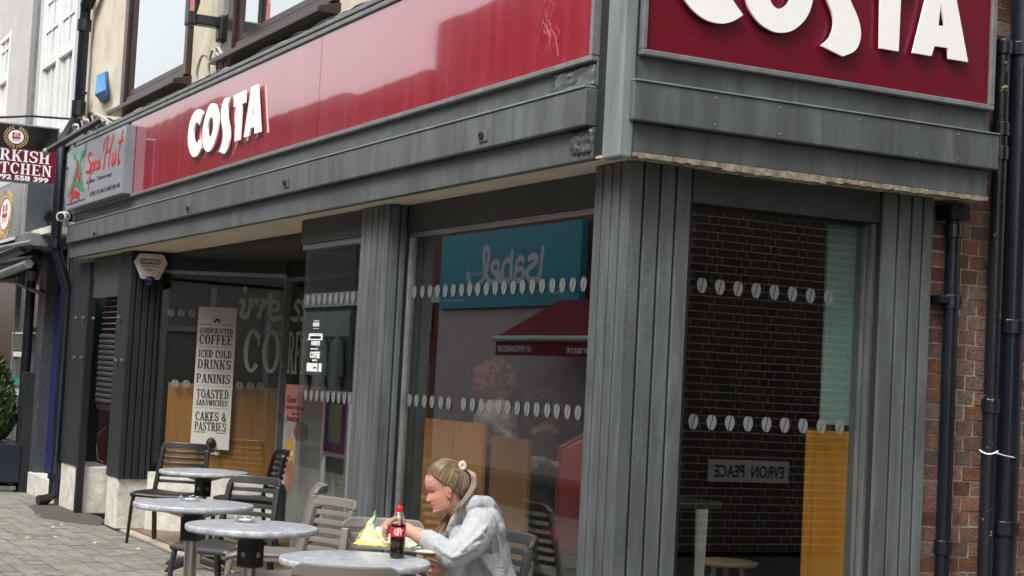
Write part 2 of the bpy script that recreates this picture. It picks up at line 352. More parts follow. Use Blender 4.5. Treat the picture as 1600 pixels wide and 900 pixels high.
def serif(ch):
    t = .08; s = .17
    if ch == 'C': return _arc(.33, .5, .33, .52, .16, .43, 40, 320, 22) + _r(.52, .60, .64, .92), .66
    if ch == 'O': return _arc(.34, .5, .34, .52, .17, .43, 0, 360, 28), .72
    if ch == 'F': return _stem(.07) + _r(.2, .58, .92, 1) + _r(.2, .44, .46, .54) + _r(.51, .58, .76, 1) + _r(.4, .46, .38, .62), .62
    if ch == 'E': return _stem(.07) + _r(.2, .6, .92, 1) + _r(.2, .46, .46, .54) + _r(.53, .6, .78, 1) + _r(.2, .62, 0, .08) + _r(.55, .62, 0, .24) + _r(.42, .47, .38, .62), .68
    if ch == 'H': return _stem(.07) + _stem(.47) + _r(.2, .5, .46, .54), .76
    if ch == 'I': return _stem(.07), .34
    if ch == 'N': return _stem(.07, .08) + _stem(.52, .08) + _dg(.5, 0, .07, 1, .17), .70
    if ch == 'M': return _stem(.07, .08) + _stem(.68, .15) + _dg(.38, .1, .1, 1, .14) + _dg(.38, .1, .64, 1, .08), .92
    if ch == 'A': return _dg(.02, 0, .28, 1, .08) + _dg(.46, 0, .24, 1, .17) + _r(-.04, .16, 0, .07) + _r(.4, .7, 0, .07) + _r(.14, .5, .3, .37), .68
    if ch == 'W': return _dg(.16, 0, .02, 1, .16) + _dg(.2, 0, .42, 1, .07) + _dg(.52, 0, .36, 1, .16) + _dg(.58, 0, .80, 1, .07) + _r(-.04, .24, .93, 1) + _r(.72, .94, .93, 1), .92
    if ch == 'D': return _stem(.07) + _arc(.3, .5, .36, .5, .19, .42, -90, 90, 16) + _r(.2, .31, .92, 1) + _r(.2, .31, 0, .08), .72
    if ch == 'P': return _stem(.07) + _arc(.32, .72, .28, .28, .12, .2, -90, 90, 12) + _r(.2, .33, .92, 1) + _r(.2, .33, .44, .52), .66
    if ch == 'R': return _stem(.07) + _arc(.32, .73, .27, .27, .11, .19, -90, 90, 12) + _r(.2, .33, .92, 1) + _r(.2, .33, .46, .54) + _dg(.5, 0, .28, .5, .18) + _r(.48, .74, 0, .07), .72
    if ch == 'B': return _stem(.07) + _arc(.3, .74, .26, .26, .1, .18, -90, 90, 10) + _arc(.3, .26, .32, .27, .15, .19, -90, 90, 10) + _r(.2, .31, .92, 1) + _r(.2, .31, 0, .08) + _r(.2, .31, .47, .55), .68
    if ch == 'K': return _stem(.07) + _dg(.22, .42, .55, 1, .08) + _dg(.5, 0, .26, .55, .17) + _r(.44, .72, 0, .07) + _r(.46, .72, .93, 1), .74
    if ch == 'L': return _stem(.07) + _r(.2, .6, 0, .08) + _r(.53, .6, 0, .26), .64
    if ch == 'T': return _stem(.25) + _r(.02, .65, .92, 1) + _r(.02, .09, .74, 1) + _r(.58, .65, .74, 1), .70
    if ch == 'S': return _arc(.29, .745, .27, .27, .12, .19, 30, 245, 14) + _arc(.29, .275, .29, .29, .13, .2, -150, 75, 14) + _r(.5, .56, .68, .96) + _r(.01, .07, .06, .34) + [[(.08, .62), (.24, .42), (.42, .4), (.2, .62)]] + _dg(.36, .38, .12, .56, .16), .62
    if ch == 'U': return _r(.09, .26, .3, 1) + _r(.52, .6, .3, 1) + _arc(.345, .3, .255, .32, .085, .22, 180, 360, 12) + _r(.02, .34, .93, 1) + _r(.44, .68, .93, 1), .72
    if ch == '&': return _arc(.28, .77, .2, .23, .08, .16, 0, 360, 14) + _arc(.27, .27, .27, .28, .12, .19, 70, 330, 14) + _dg(.52, 0, .16, .66, .16) + _r(.5, .72, 0, .07) + _dg(.5, .2, .6, .48, .07), .78
    return [], .34
def glyph_mesh(polys, fn, mb, d0, d1):
    for i, p in enumerate(polys): mb.prism(p, fn, d0, d1+.00012*(i % 40))
def serif_line(mb, txt, u0, u1, v0, v1, fn, d0=0, d1=.002):
    adv = []; x = 0; gl = []
    for ch in txt: g, a = serif(ch); gl.append((g, x)); x += a+.06
    k = (u1-u0)/(x-.06); h = v1-v0; P = []
    for g, gx in gl:
        for p in g: P.append([(u0+(gx+a)*k, v0+b*h) for a, b in p])
    glyph_mesh(P, fn, mb, d0, d1)
_tc = {}
def sans_mesh(txt, bold=0.0, shear=0.0):
    key = (txt, bold, shear)
    if key not in _tc:
        cu = bpy.data.curves.new('lettering', 'FONT'); cu.body = txt; cu.size = 1; cu.offset = bold; cu.shear = shear; cu.extrude = .02; cu.resolution_u = 3
        ob = bpy.data.objects.new('lettering', cu); COL.objects.link(ob); dg = bpy.context.evaluated_depsgraph_get(); dg.update()
        me = bpy.data.meshes.new_from_object(ob.evaluated_get(dg)); bpy.data.objects.remove(ob)
        vs = [v.co.copy() for v in me.vertices]; fs = [tuple(p.vertices) for p in me.polygons]; bpy.data.meshes.remove(me)
        xs = [v.x for v in vs]; ys = [v.y for v in vs]
        _tc[key] = (vs, fs, min(xs), max(xs), min(ys), max(ys))
    return _tc[key]
def sans_line(mb, txt, u0, u1, v0, v1, fn, d0=0, d1=.002, bold=0.0, shear=0.0):
    vs, fs, x0, x1, y0, y1 = sans_mesh(txt, bold, shear)
    mb.add([fn(u0+(v.x-x0)/(x1-x0)*(u1-u0), v0+(v.y-y0)/(y1-y0)*(v1-v0), d0+(v.z+.02)/.04*(d1-d0)) for v in vs], fs)
def stroke(mb, pts, w, fn, d1=.002, k=0):
    """a brush stroke through (u, v) points, width w (or list)"""
    n = len(pts); ws = w if isinstance(w, (list, tuple)) else [w]*n; L = []; Rr = []
    for i, p in enumerate(pts):
        a = pts[max(i-1, 0)]; b = pts[min(i+1, n-1)]; dx, dy = b[0]-a[0], b[1]-a[1]; l = math.hypot(dx, dy) or 1
        L.append((p[0]-dy/l*ws[i]/2, p[1]+dx/l*ws[i]/2)); Rr.append((p[0]+dy/l*ws[i]/2, p[1]-dx/l*ws[i]/2))
    for i in range(n-1): mb.prism([Rr[i], Rr[i+1], L[i+1], L[i]], fn, 0, d1+.0001*(i+k))
def smooth_pts(P, n=6):
    out = []
    for i in range(len(P)-1):
        p0, p1, p2, p3 = P[max(i-1, 0)], P[i], P[i+1], P[min(i+2, len(P)-1)]
        for j in range(n):
            t = j/n; out.append(tuple(.5*((2*p1[k]) + (-p0[k]+p2[k])*t + (2*p0[k]-5*p1[k]+4*p2[k]-p3[k])*t*t + (-p0[k]+3*p1[k]-3*p2[k]+p3[k])*t**3) for k in range(len(p1))))
    out.append(tuple(P[-1])); return out
def plane_fn(o, U, Nn, V=(0, 0, 1)):
    o = Vector(o); U = Vector(U).normalized(); V = Vector(V); Nn = Vector(Nn).normalized()
    return lambda u, v, n: o+U*u+V*v+Nn*n

# ------------------------------------------------------------------ ground
mb = MB(); mb.box(-80, 30, -30, 40, -.4, G-.05); mb.build('ground', M['tarmac'], kind='structure')
pav = MB().box(-45, 6, -5.2, .19, G-.05, G-.012).build('pavement', M['sand'], kind='structure')
MB().box(-45, 40, -9.2, -8.0, G-.05, G).build('far_pavement', M['paver'], kind='structure')
terr = MB().box(-9.2, 0, .2, 1.39, G-.05, G).build('tiled_forecourt', M['terrazzo'], kind='structure')
MB().box(0, 2.0, .2, 12, G-.05, G-.002).build('side_alley_paving', M['paver'], kind='structure')
# pavers: individual blocks where seen, one joined mesh elsewhere
pm = [MB().box(-.098, .098, -.064, .064, -.012, .004+random.uniform(0, .002)).mesh('paver', M['paver']) for _ in range(3)]
rest = MB(); cand = []
for j in range(-40, 2):
    yy = j*.137+.06
    for i in range(-92, 20):
        xx = i*.204+(.102 if j % 2 else 0)
        if yy+.066 > .195 or (-11.6 < xx < -9.0 and yy > -.12 and (xx+10.2)**2+((yy-.1)*4)**2 < 1.3): continue
        d = Vector((xx, yy, G))-CAMP; z = d.dot(FW); px = 800+FPX*d.dot(RT)/z if z > .1 else -999; py = 450-FPX*d.dot(UP)/z if z > .1 else 0
        if z > .1 and -15 < px < 420 and 770 < py < 915 and len(cand) < 298: cand.append((xx, yy))
        elif -40 < xx < 4 and yy > -5.1: rest.box(xx-.098, xx+.098, yy-.064, yy+.064, G-.012, G+.004)
for k, (xx, yy) in enumerate(cand):
    link('paver', pm[k % 3], pav, (xx, yy, G+random.uniform(-.003, .002)), (random.uniform(-.012, .012), random.uniform(-.012, .012), random.uniform(-.02, .02)))
rest.build('distant_pavers', M['paver'], pav, kind='stuff')
mb = MB(); ring = [(-10.2+1.12*math.cos(a)*(1+.12*math.sin(3*a)), -.0+.27*math.sin(a)*(1+.15*math.cos(5*a))) for a in [2*math.pi*i/28 for i in range(28)]]
mb.add([(x, y, G+.0045) for x, y in ring]+[(x*.97-.3, y*.8, G+.009) for x, y in ring], [(i, (i+1) % 28, 28+(i+1) % 28, 28+i) for i in range(28)]+[tuple(range(28, 56))])
mb.build('rough_patch', M['patch'], pav)
# litter specks
lt = MB()
for px, py in ((43, 840), (87, 839), (96, 819), (148, 848), (216, 857), (83, 823)):
    p = at(px, py, 1); d = p-CAMP; p = CAMP+d*((G+.008-CAMP.z)/d.z); lt.box(p.x-.018, p.x+.018, p.y-.014, p.y+.014, G+.006, G+.01)
lt.build('litter', M['white_print'], pav, kind='stuff')

# ------------------------------------------------------------------ the coffee shop building
shop = thing('shop_building', 'grey painted corner coffee shop with crimson fascias, ribbed pillars and cream upper storey', 'building', (0, 0, G))
def boards(par, edges, mk, z0, z1, matl, th=.018, gap=.013, label=None):
    """vertical cover boards; mk(a, b, z0, z1, depth0, depth1, mb)"""
    for a, b in zip(edges[:-1], edges[1:]):
        mb = MB(); s = 1 if b > a else -1
        mk(a+s*gap/2, b-s*gap/2, z0, z1, mb, th); mb.build('board', matl, par, bevel=.0035)
def street(y0):
    return lambda a, b, z0, z1, mb, th: mb.box(a, b, y0-th, y0, z0, z1)
def side(x0):
    return lambda a, b, z0, z1, mb, th: mb.box(x0, x0+th, a, b, z0, z1)
ZB, ZS = G+.02, 2.6
xs = lambda pl, y=400: [fy(px, y, .14).x for px in pl]
# corner pillar
e1 = [fy(p, 420, .14).x for p in (922.5, 935, 949.5, 963)]+[-.139]
e2 = [.135, *[fx(p, 420, -.12).y for p in (1004, 1030, 1055, 1080)]]
cp = MB().box(-.46, -.158, .158, .49, ZB, ZS).build('corner_pillar', M['gap'], shop)
boards(cp, e1, street(.158), ZB, ZS-.002, M['grey'])
boards(cp, e2, side(-.158), ZB, ZS-.002, M['grey'], .02)
# right pillar
e3 = [fx(p, 480, -.12).y for p in (1378, 1402.5, 1423.5, 1441.5, 1459)]
rp = MB().box(-.46, -.158, e3[0]+.002, e3[-1]-.002, ZB, ZS).build('end_pillar', M['gap'], shop)
boards(rp, e3, side(-.158), ZB, ZS-.002, M['grey'], .02)
# middle pillar
e4 = [fy(p, 380, .14).x for p in (563, 570, 580, 589, 597, 606)]
mp_ = MB().box(e4[0]+.004, e4[-1]-.02, .158, .46, ZB, ZS).build('middle_pillar', M['grey'], shop)
boards(mp_, e4, street(.158), ZB, ZS-.002, M['grey'])
MB().box(e4[-1]-.02, e4[-1], .158, .21, ZB, ZS-.001).box(e4[-1]-.02, e4[-1]+.012, .22, .25, ZB, ZS-.001).build('corner_bead', M['grey'], mp_, bevel=.004)
# left pillar (dark) with white plinth
X1 = fy(206, 400, .14).x
e5 = [fy(p, 400, .14).x for p in (187.5, 192, 196.5, 201)]+[X1]
e6 = [.138, .20, .262, .324, .386, .432]
ZP = .55
lp = MB().box(e5[0]+.004, X1-.02, .158, .44, ZP, ZS).build('left_pillar', M['gap'], shop)
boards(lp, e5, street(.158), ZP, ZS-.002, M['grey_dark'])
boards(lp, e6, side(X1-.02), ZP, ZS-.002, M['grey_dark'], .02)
MB().box(e5[0]+.02, X1-.035, .15, .62, G, ZP-.001).build('plinth', M['plinth'], shop, bevel=.012)
# soffit and canopy
MB().box(-10.7, -.02, .02, 2.07, 2.602, 2.63).box(-.6, -.05, .16, 2.0, 2.6015, 2.6025).build('soffit', M['soffit'], shop)
cn = MB().box(-10.7, -.02, .05, 2.07, 2.635, 3.74).box(-.9, -.045, .06, 2.08, 2.636, 3.742).build('canopy_box', M['grey_fascia'], shop)
MB().box(-10.68, -.24, 0, .05, 2.6, 2.742).build('fascia_board', M['grey_fascia'], shop, bevel=.004)
JX = [-10.66, fy(369, 300, 0).x, -.245]
MB().box(JX[0], JX[1]-.004, -.045, .04, 2.745, 2.915).build('fascia_board', M['band'], shop, bevel=.006)
MB().box(JX[1]+.004, JX[2], -.045, .04, 2.745, 2.915).build('fascia_board', M['band'], shop, bevel=.006)
MB().box(-10.66, -.245, -.052, .03, 2.9155, 2.925).build('flashing', M['post'], shop, bevel=.002)
MB().box(-10.6, -.235, 0.004, .05, 2.925, 3.035).build('fascia_board', M['grey_fascia'], shop, bevel=.004)
# corner post and ragged ends beside it
MB().box(-.135, .012, -.012, .055, 2.585, 5.2).build('corner_post', M['post'], shop, bevel=.008)
MB().box(-.238, -.136, .012, .05, 2.62, 3.74).build('post_recess', M['grey_dark'], shop)
def rough_slab(name, matl, x0, x1, y0, y1, z0, z1, par, axis, amp=.012):
    me = MB(); n, m = 14, 8; V = []
    for i in range(n+1):
        for j in range(m+1):
            u = i/n; v = j/m; d = amp*(random.random()-.5)
            V.append((x0+(x1-x0)*u, y0+d, z0+(z1-z0)*v))
    me.add(V, [(i*(m+1)+j, (i+1)*(m+1)+j, (i+1)*(m+1)+j+1, i*(m+1)+j+1) for i in range(n) for j in range(m)])
    o = me.build(name, matl, par, smooth=True); s = o.modifiers.new('thickness', 'SOLIDIFY'); s.thickness = .02; return o
rough_slab('lifted_paint', M['band'], -.62, -.25, -.008, 0, 2.93, 3.02, shop, 'x')
rough_slab('lifted_paint', M['grey_fascia'], -.42, -.245, -.008, 0, 2.63, 2.735, shop, 'x', .018)
# side canopy
YE = 2.085
MB().box(-.05, 0, .057, YE, 2.615, 2.742).build('fascia_board', M['grey_fascia'], shop, bevel=.004)
MB().box(-.04, .045, .03, YE+.025, 2.745, 2.915).build('fascia_board', M['band'], shop, bevel=.006)
MB().box(-.03, .052, .03, YE+.025, 2.9155, 2.923).build('flashing', M['post'], shop, bevel=.002)
MB().box(-.05, -.004, .057, YE, 2.923, 3.035).build('fascia_board', M['grey_fascia'], shop, bevel=.004)
mb = MB(); n = 60
for i in range(n):
    a = .06+i*(YE-.06)/n; b = a+(YE-.06)/n; dz = random.uniform(0, .008)+(.01 if .5 < a < 1.1 else 0)
    mb.box(-.09, .004+random.uniform(-.004, .004), a, b, 2.597-dz, 2.6145)
mb.build('rotten_timber_edge', M['timber_edge'], shop)
MB().box(-.3, -.03, .12, YE-.02, 2.603, 2.616).build('soffit_strip', M['timber_edge'], shop)
mb = MB()
for y in (.45, .8, 1.25, 1.6, 1.85):
    for z in (2.77, 2.89): mb.lathe([(.006, 0), (.006, .004)], (0, 0, 0), 8) if 0 else mb.ell((.046, y, z), .003, .005, .005, nu=8, nv=5)
mb.build('screw_heads', M['timber_edge'], shop)
# anchor plates on the street band
for px, py in ((148, 366), (295, 326), (447, 286), (755, 212)):
    p = fy(px, py, -.05); q = MB().box(p.x-.045, p.x+.045, -.053, -.045, p.z-.03, p.z+.03).build('anchor_plate', M['band'], shop, bevel=.002)
    MB().tube([(p.x-.01+.018*math.cos(a), -.06, p.z+.016*math.sin(a)) for a in [i*math.pi/5 for i in range(10)]], .005, 6, loop=True).build('ring', M['gap'], q)
# structure behind: end walls, back wall, ceiling, interior partitions
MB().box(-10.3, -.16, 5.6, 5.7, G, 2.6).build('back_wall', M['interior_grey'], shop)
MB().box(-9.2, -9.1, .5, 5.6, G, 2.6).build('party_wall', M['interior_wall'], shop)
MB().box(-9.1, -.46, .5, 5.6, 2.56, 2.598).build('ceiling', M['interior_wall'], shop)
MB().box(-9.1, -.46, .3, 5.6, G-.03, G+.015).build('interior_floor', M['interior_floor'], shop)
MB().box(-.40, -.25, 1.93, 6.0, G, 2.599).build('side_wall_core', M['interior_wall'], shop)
# cream upper storey with windows cut as openings
YU = .2
def wall_with_holes(name, matl, par, x0, x1, z0, z1, y0, y1, holes, bevel=0):
    xs_ = sorted({x0, x1, *[h[0] for h in holes], *[h[1] for h in holes]}); zs_ = sorted({z0, z1, *[h[2] for h in holes], *[h[3] for h in holes]})
    mb = MB()
    for a, b in zip(xs_[:-1], xs_[1:]):
        for c, d in zip(zs_[:-1], zs_[1:]):
            if not any(h[0] <= (a+b)/2 <= h[1] and h[2] <= (c+d)/2 <= h[3] for h in holes): mb.box(a, b, y0, y1, c, d)
    return mb.build(name, matl, par)
w1 = (fy(195, 160, YU).x, fy(298, 125, YU).x); w2 = (fy(362, 92, YU).x, fy(530, 22, YU).x)
zs1 = 4.02
wall_with_holes('upper_wall', M['cream'], shop, -11.35, -.16, 3.6, 7.0, YU, YU+.25, [(w1[0], w1[1], zs1, 5.5), (w2[0], w2[1], zs1, 5.5), (-2.9, -1.0, zs1, 5.5)])
MB().box(-.2, -.16, YU+.25, 9, 3.75, 7).build('upper_side_wall', M['brick_far'], shop)
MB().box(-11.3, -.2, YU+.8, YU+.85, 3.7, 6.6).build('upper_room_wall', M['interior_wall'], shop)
for wx in (w1, w2, (-2.9, -1.0)):
    a, b = wx; z0, z1 = zs1, 5.5
    fr = MB().box(a, a+.13, YU-.05, YU+.08, z0, z1).box(b-.09, b, YU-.05, YU+.08, z0, z1).box(a+.13, b-.09, YU-.04, YU+.08, z1-.1, z1).box(a+.13, b-.09, YU-.03, YU+.08, z0, z0+.07).build('window', M['brown'], shop, bevel=.006)
    MB().box(a+.15, a+.21, YU-.015, YU+.03, z0+.08, z1-.1).box(b-.15, b-.1, YU-.015, YU+.03, z0+.08, z1-.1).box(a+.21, b-.15, YU-.012, YU+.03, z0+.08, z0+.13).build('casement', M['brown'], fr, bevel=.004)
    MB().box(a+.2, b-.14, YU+.0, YU+.006, z0+.12, z1-.1).build('pane', M['pane_up'], fr)
    MB().add([(a-.06, YU-.16, z0-.09), (b+.03, YU-.16, z0-.09), (b+.03, YU+.03, z0-.09), (a-.06, YU+.03, z0-.09), (a-.06, YU-.16, z0-.05), (b+.03, YU-.16, z0-.05), (b+.03, YU+.03, z0-.001), (a-.06, YU+.03, z0-.001)],
             [(0, 3, 2, 1), (4, 5, 6, 7), (0, 1, 5, 4), (1, 2, 6, 5), (2, 3, 7, 6), (3, 0, 4, 7)]).build('sill', M['brown'], fr, bevel=.005)
MB().box(-11.2, -.14, -.03, .2, 3.762, 3.79).build('fascia_flashing', M['alu_dull'], shop, bevel=.004)

# ---- windows of the shop
def bean_mesh(name, w, h, U, Nn):
    mb = MB(); n = 12
    fn = plane_fn((0, 0, 0), U, Nn)
    def mid(t): return .10*w*math.sin((t-.5)*5)
    Lp = []; Rp = []
    for i in range(n+1):
        t = i/n; hw = w/2*math.sin(math.pi*min(max(t, .0), 1))**.6*(1.05-.25*(1-t)); z = (t-.5)*h
        Lp.append((-hw, z, mid(t)-.045*w)); Rp.append((hw, z, mid(t)+.045*w))
    for i in range(1, n-1):
        for P in (Lp, Rp):
            a, b = P[i], P[i+1]
            mb.prism([(a[0], a[1]), (a[2], a[1]), (b[2], b[1]), (b[0], b[1])] if P is Rp else [(a[2], a[1]), (a[0], a[1]), (b[0], b[1]), (b[2], b[1])], fn, 0, .0012)
    return mb.mesh(name, M['decal'])
bean_st = bean_mesh('bean_decal', .062, .083, (1, 0, 0), (0, -1, 0))
bean_sd = bean_mesh('bean_decal', .058, .082, (0, 1, 0), (1, 0, 0))
# big street window
YG = .29; gx0, gx1 = e4[-1]+.012, -.46; gz0, gz1 = .24, 2.44
bw = MB().box(gx0-.02, gx1, YG-.03, YG+.05, gz1, 2.599).build('street_window', M['lintel'], shop)
MB().box(gx0, gx1, YG-.018, YG+.02, gz1-.03, gz1-.001).box(gx0, gx0+.022, YG-.022, YG+.02, gz0, gz1-.03).box(gx0, gx1, YG-.02, YG+.02, gz0-.04, gz0).build('window_frame', M['alu'], bw, bevel=.003)
MB().box(gx0, gx1, YG-.02, YG+.06, G+.02, gz0-.041).build('stall_riser', M['grey'], bw)
MB().box(gx0+.022, gx1, YG, YG+.006, gz0, gz1-.03).build('pane', M['pane'], bw)
for c in (430, 480, 527, 575, 623, 673, 725, 775, 826, 880, 935, 990, 1047, 1105, 1167, 1228, 1292, 1355, 1420, 1487):
    px = 540+c/4; py = 456.5-(c-430)/1057*12.5; p = fy(px, py, YG-.002); link('bean', bean_st, bw, (p.x, YG-.0015, p.z))
for c in (150, 190, 236, 281, 333, 379, 466, 518, 570, 620, 672, 724, 781, 838, 894, 956, 1012, 1075, 1136):
    px = 600+c/3.75; py = 480+(548+(c-190)*.075)/3.75; p = fy(px, py, YG-.002); link('bean', bean_st, bw, (p.x, YG-.0015, p.z))
# side window
XG = -.24; sy0, sy1 = e2[-1]-.005, e3[0]+.005; tz1 = 2.45
sw = MB().box(XG-.06, -.165, sy0, sy1, tz1, 2.598).build('side_window', M['lintel'], shop)
MB().box(XG-.05, -.185, sy1-.024, sy1, G+.02, tz1-.001).box(XG-.05, -.218, sy1-.038, sy1-.025, G+.02, tz1-.001).box(XG-.03, -.21, sy0, sy0+.02, G+.02, tz1-.001).build('window_frame', M['grey'], sw, bevel=.004)
MB().box(XG-.02, -.215, sy0+.02, sy1-.039, tz1-.02, tz1-.002).build('frame_rail', M['gap'], sw)
MB().box(XG-.006, XG, sy0+.021, sy1-.039, .24, tz1-.021).build('pane', M['pane_side'], sw)
MB().box(XG-.05, -.17, sy0, sy1-.039, G+.02, .238).build('stall_riser', M['grey'], sw)
for i in range(9):
    p = fx(1096.5+i*28.3, 446+i*2.7, XG+.001); q = fx(1083+i*28.6, 659+i*1.1, XG+.001)
    if i < 8: link('bean', bean_sd, sw, (XG+.0012, p.y, p.z))
    link('bean', bean_sd, sw, (XG+.0012, q.y, q.z))
oy0, oy1 = fx(1262, 700, -.3).y, fx(1344, 700, -.3).y
MB().box(-.32, -.29, oy0, oy1, .2, 1.44).build('oak_board', M['oak_orange'], sw, bevel=.004)
MB().box(-.289, -.28, oy0, oy0+.022, .2, 1.42).box(-.289, -.28, oy1-.022, oy1, .2, 1.435).build('board_edging', M['oak_orange'], sw, bevel=.002)
ty0 = fx(1290, 500, -.3).y
MB().box(-.315, -.30, ty0, oy1+.03, 1.47, 2.44).build('frosted_panel', M['teal_panel'], sw)
# recessed entrance glazing
A0 = Vector((X1-.02+.03, .435)); A1 = Vector((-7.98, 1.36)); B1 = Vector((-5.0, 1.38)); D0 = Vector((-4.40, .22)); D1 = Vector((e4[0], .22))
def glz(par, a, b, z0, z1, off=0, hdr=True, matl=None, base=True):
    U = Vector((b.x-a.x, b.y-a.y, 0)); L = U.length; U.normalize(); Nn = Vector((U.y, -U.x, 0))
    o = Vector((a.x, a.y, 0))
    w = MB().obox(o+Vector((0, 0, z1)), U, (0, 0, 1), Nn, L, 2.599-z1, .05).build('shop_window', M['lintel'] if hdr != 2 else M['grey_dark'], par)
    MB().obox(o+Vector((0, 0, z1-.035))-Nn*.01, U, (0, 0, 1), Nn, L, .034, .045).build('head_rail', M['alu'], w, bevel=.003)
    MB().obox(o+Vector((0, 0, z0)), U, (0, 0, 1), Nn, L, z1-z0-.036, .006).build('pane', M['pane'], w)
    if base: MB().obox(o+Vector((0, 0, G)), U, (0, 0, 1), Nn, L, z0-G-.002, .06).build('stall_riser', M['plinth'], w)
    return w, plane_fn(o+Nn*.0065, U, Nn), U, Nn, L
wa, fa, UA, NA, LA = glz(shop, A0, A1, .62, 2.45, hdr=2)
wb, fb, UB, NB, LB = glz(shop, A1+Vector((.03, .03)), B1, .2, 2.42, hdr=2, base=False)
wc, fc, UC, NC, LC = glz(shop, B1+Vector((.02, 0)), D0+Vector((.0, .03)), .16, 2.44, base=False)
wd, fd, UD, ND, LD = glz(shop, D0, D1, .16, 2.44, base=False)
MB().box(A1.x-.01, A1.x+.03, A1.y-.03, A1.y+.03, G, 2.45).build('mullion', M['alu_dull'], wa, bevel=.003)
MB().box(-6.35, -6.31, 1.34, 1.4, G, 2.42).box(-5.6, -5.56, 1.34, 1.4, G, 2.42).box(-6.31, -5.6, 1.345, 1.395, 1.0, 1.04).build('door_frame', M['alu_dull'], wb, bevel=.003)
def hit(px, py, fn_o, Nn):      # point of a vertical plane seen at a photograph point -> (u, v)
    d = ray(px, py); t = (Vector(fn_o)-CAMP).dot(Nn)/d.dot(Nn); return CAMP+d*t
def uv(px, py, fn, U, Nn):
    o = fn(0, 0, 0); p = hit(px, py, o, Nn); return (p-o).dot(U), p.z
bean_a = bean_mesh('bean_decal', .075, .082, UA, NA)
for px, py in ((267, 489), (283.5, 489.5), (300, 490), (386, 493), (404, 494.5), (420, 495), (273.5, 599), (291, 600), (374, 602), (391, 603), (407, 604)):
    u, v = uv(px, py, fa, UA, NA); link('bean', bean_a, wa, fa(u, v, .001))
for i in range(9):
    u, v = uv(481.5+i*8.8, 469-i*.5, fd, UD, ND); link('bean', bean_st, wd, fd(u, v, .001))
    u, v = uv(478+i*8.6, 617+i*.8, fd, UD, ND); link('bean', bean_st, wd, fd(u, v, .001))
# vinyl lettering on the left window
mb = MB()
def q4(p0, p1, fn, U, Nn): a = uv(*p0, fn, U, Nn); b = uv(*p1, fn, U, Nn); return a[0], b[0], min(a[1], b[1]), max(a[1], b[1])
u0, _, v0, v1 = q4((379, 580), (379, 515), fa, UA, NA); u1 = LA-.02; k = (u1-u0)
serif_line(mb, 'CO', u0, u1, v0, v1, fa, .001, .003)
g, a = serif('R'); sc_ = k/1.44
mb.build('vinyl_lettering', M['decal_dim'], wa); mb = MB(); ub = .02
glyph_mesh([[(ub+x*sc_, v0+y*(v1-v0)) for x, y in p] for p in g], fb, mb, .001, .003)
x = .74
for ch in 'FFEE': g, a = serif(ch); glyph_mesh([[(ub+(x+xx)*sc_, v0+y*(v1-v0)) for xx, y in p] for p in g], fb, mb, .001, .003); x += a+.06
def script_word(mb, fn, u0, u1, v0, v1, strokes, w, d1=.003):
    for k, st in enumerate(strokes):
        pts = smooth_pts([(u0+x*(u1-u0), v0+y*(v1-v0)) for x, y in st], 5); n = len(pts)
        stroke(mb, pts, [w*(.75+.5*abs(math.sin(3*i/n*math.pi))) for i in range(n)], fn, d1, k)
u0, u1_, v0, v1 = q4((374, 497), (431, 470), fa, UA, NA)
H = [[(0, .75), (.05, .95), (.10, .8), (.04, .2), (.10, .02), (.16, .15)], [(.18, .9), (.25, 1), (.22, .5), (.16, .02)], [(.2, .5), (.3, .95), (.38, .9), (.36, .78)],
     [(.45, .9), (.52, 1), (.48, .5), (.42, .02)], [(.46, .5), (.56, .95), (.64, .9), (.62, .76)], [(.7, .45), (.84, .6), (.82, .95), (.7, .85), (.66, .3), (.76, 0), (.95, .2)]]
ma = MB(); script_word(ma, fa, u0, LA-.01, v0, v1, H, .035)
ma.build('vinyl_script', M['decal_dim'], wa)
MB().ell(fa(u0+.04, v1+.09, .001), .022, .003, .03, UA, NA).build('vinyl_dot', M['decal_dim'], wa)
script_word(mb, fb, .02, .35, v0, v1, [[(.85, .85), (.6, 1), (.35, .75), (.7, .4), (.5, .02), (.1, .12)], [(1.25, .85), (1.0, 1), (.95, .75), (1.2, .4), (1.0, .02), (.8, .12)]], .035)
mb.build('vinyl_lettering', M['decal_dim'], wb)
# menu poster hung in the left window
a = uv(311, 479, fa, UA, NA); b = uv(371, 481, fa, UA, NA); c = uv(304, 700, fa, UA, NA)
pu0, pu1, pz1, pz0 = a[0], b[0], a[1], c[1]
mp = thing('menu_poster', 'tall pale grey menu poster lettered coffee, iced drinks, paninis, toasted sandwiches, hung in recessed window', 'poster', fa(pu0, pz0, 0))
MB().obox(fa(pu0, pz0, .001), UA, (0, 0, 1), NA, pu1-pu0, pz1-pz0, .002).build('sheet', M['poster'], mp)
mb = MB(); pw = pu1-pu0
def PV(py): return uv(340, py, fa, UA, NA)[1]
for txt, s0, s1, y1_, y0_ in (('HANDCRAFTED', .07, .93, 513, 521.5), ('COFFEE', .07, .93, 523.5, 538.5), ('ICED COLD', .07, .93, 547.5, 559), ('DRINKS', .06, .93, 562.5, 577), ('PANINIS', .05, .93, 585, 599),
                              ('TOASTED', .08, .92, 609, 623), ('SANDWICHES', .08, .9, 625.5, 634.5), ('CAKES &', .09, .9, 644.5, 658), ('PASTRIES', .08, .9, 660.5, 673.5)):
    serif_line(mb, txt, pu0+s0*pw, pu0+s1*pw, PV(y0_), PV(y1_), fa, .003, .0042)
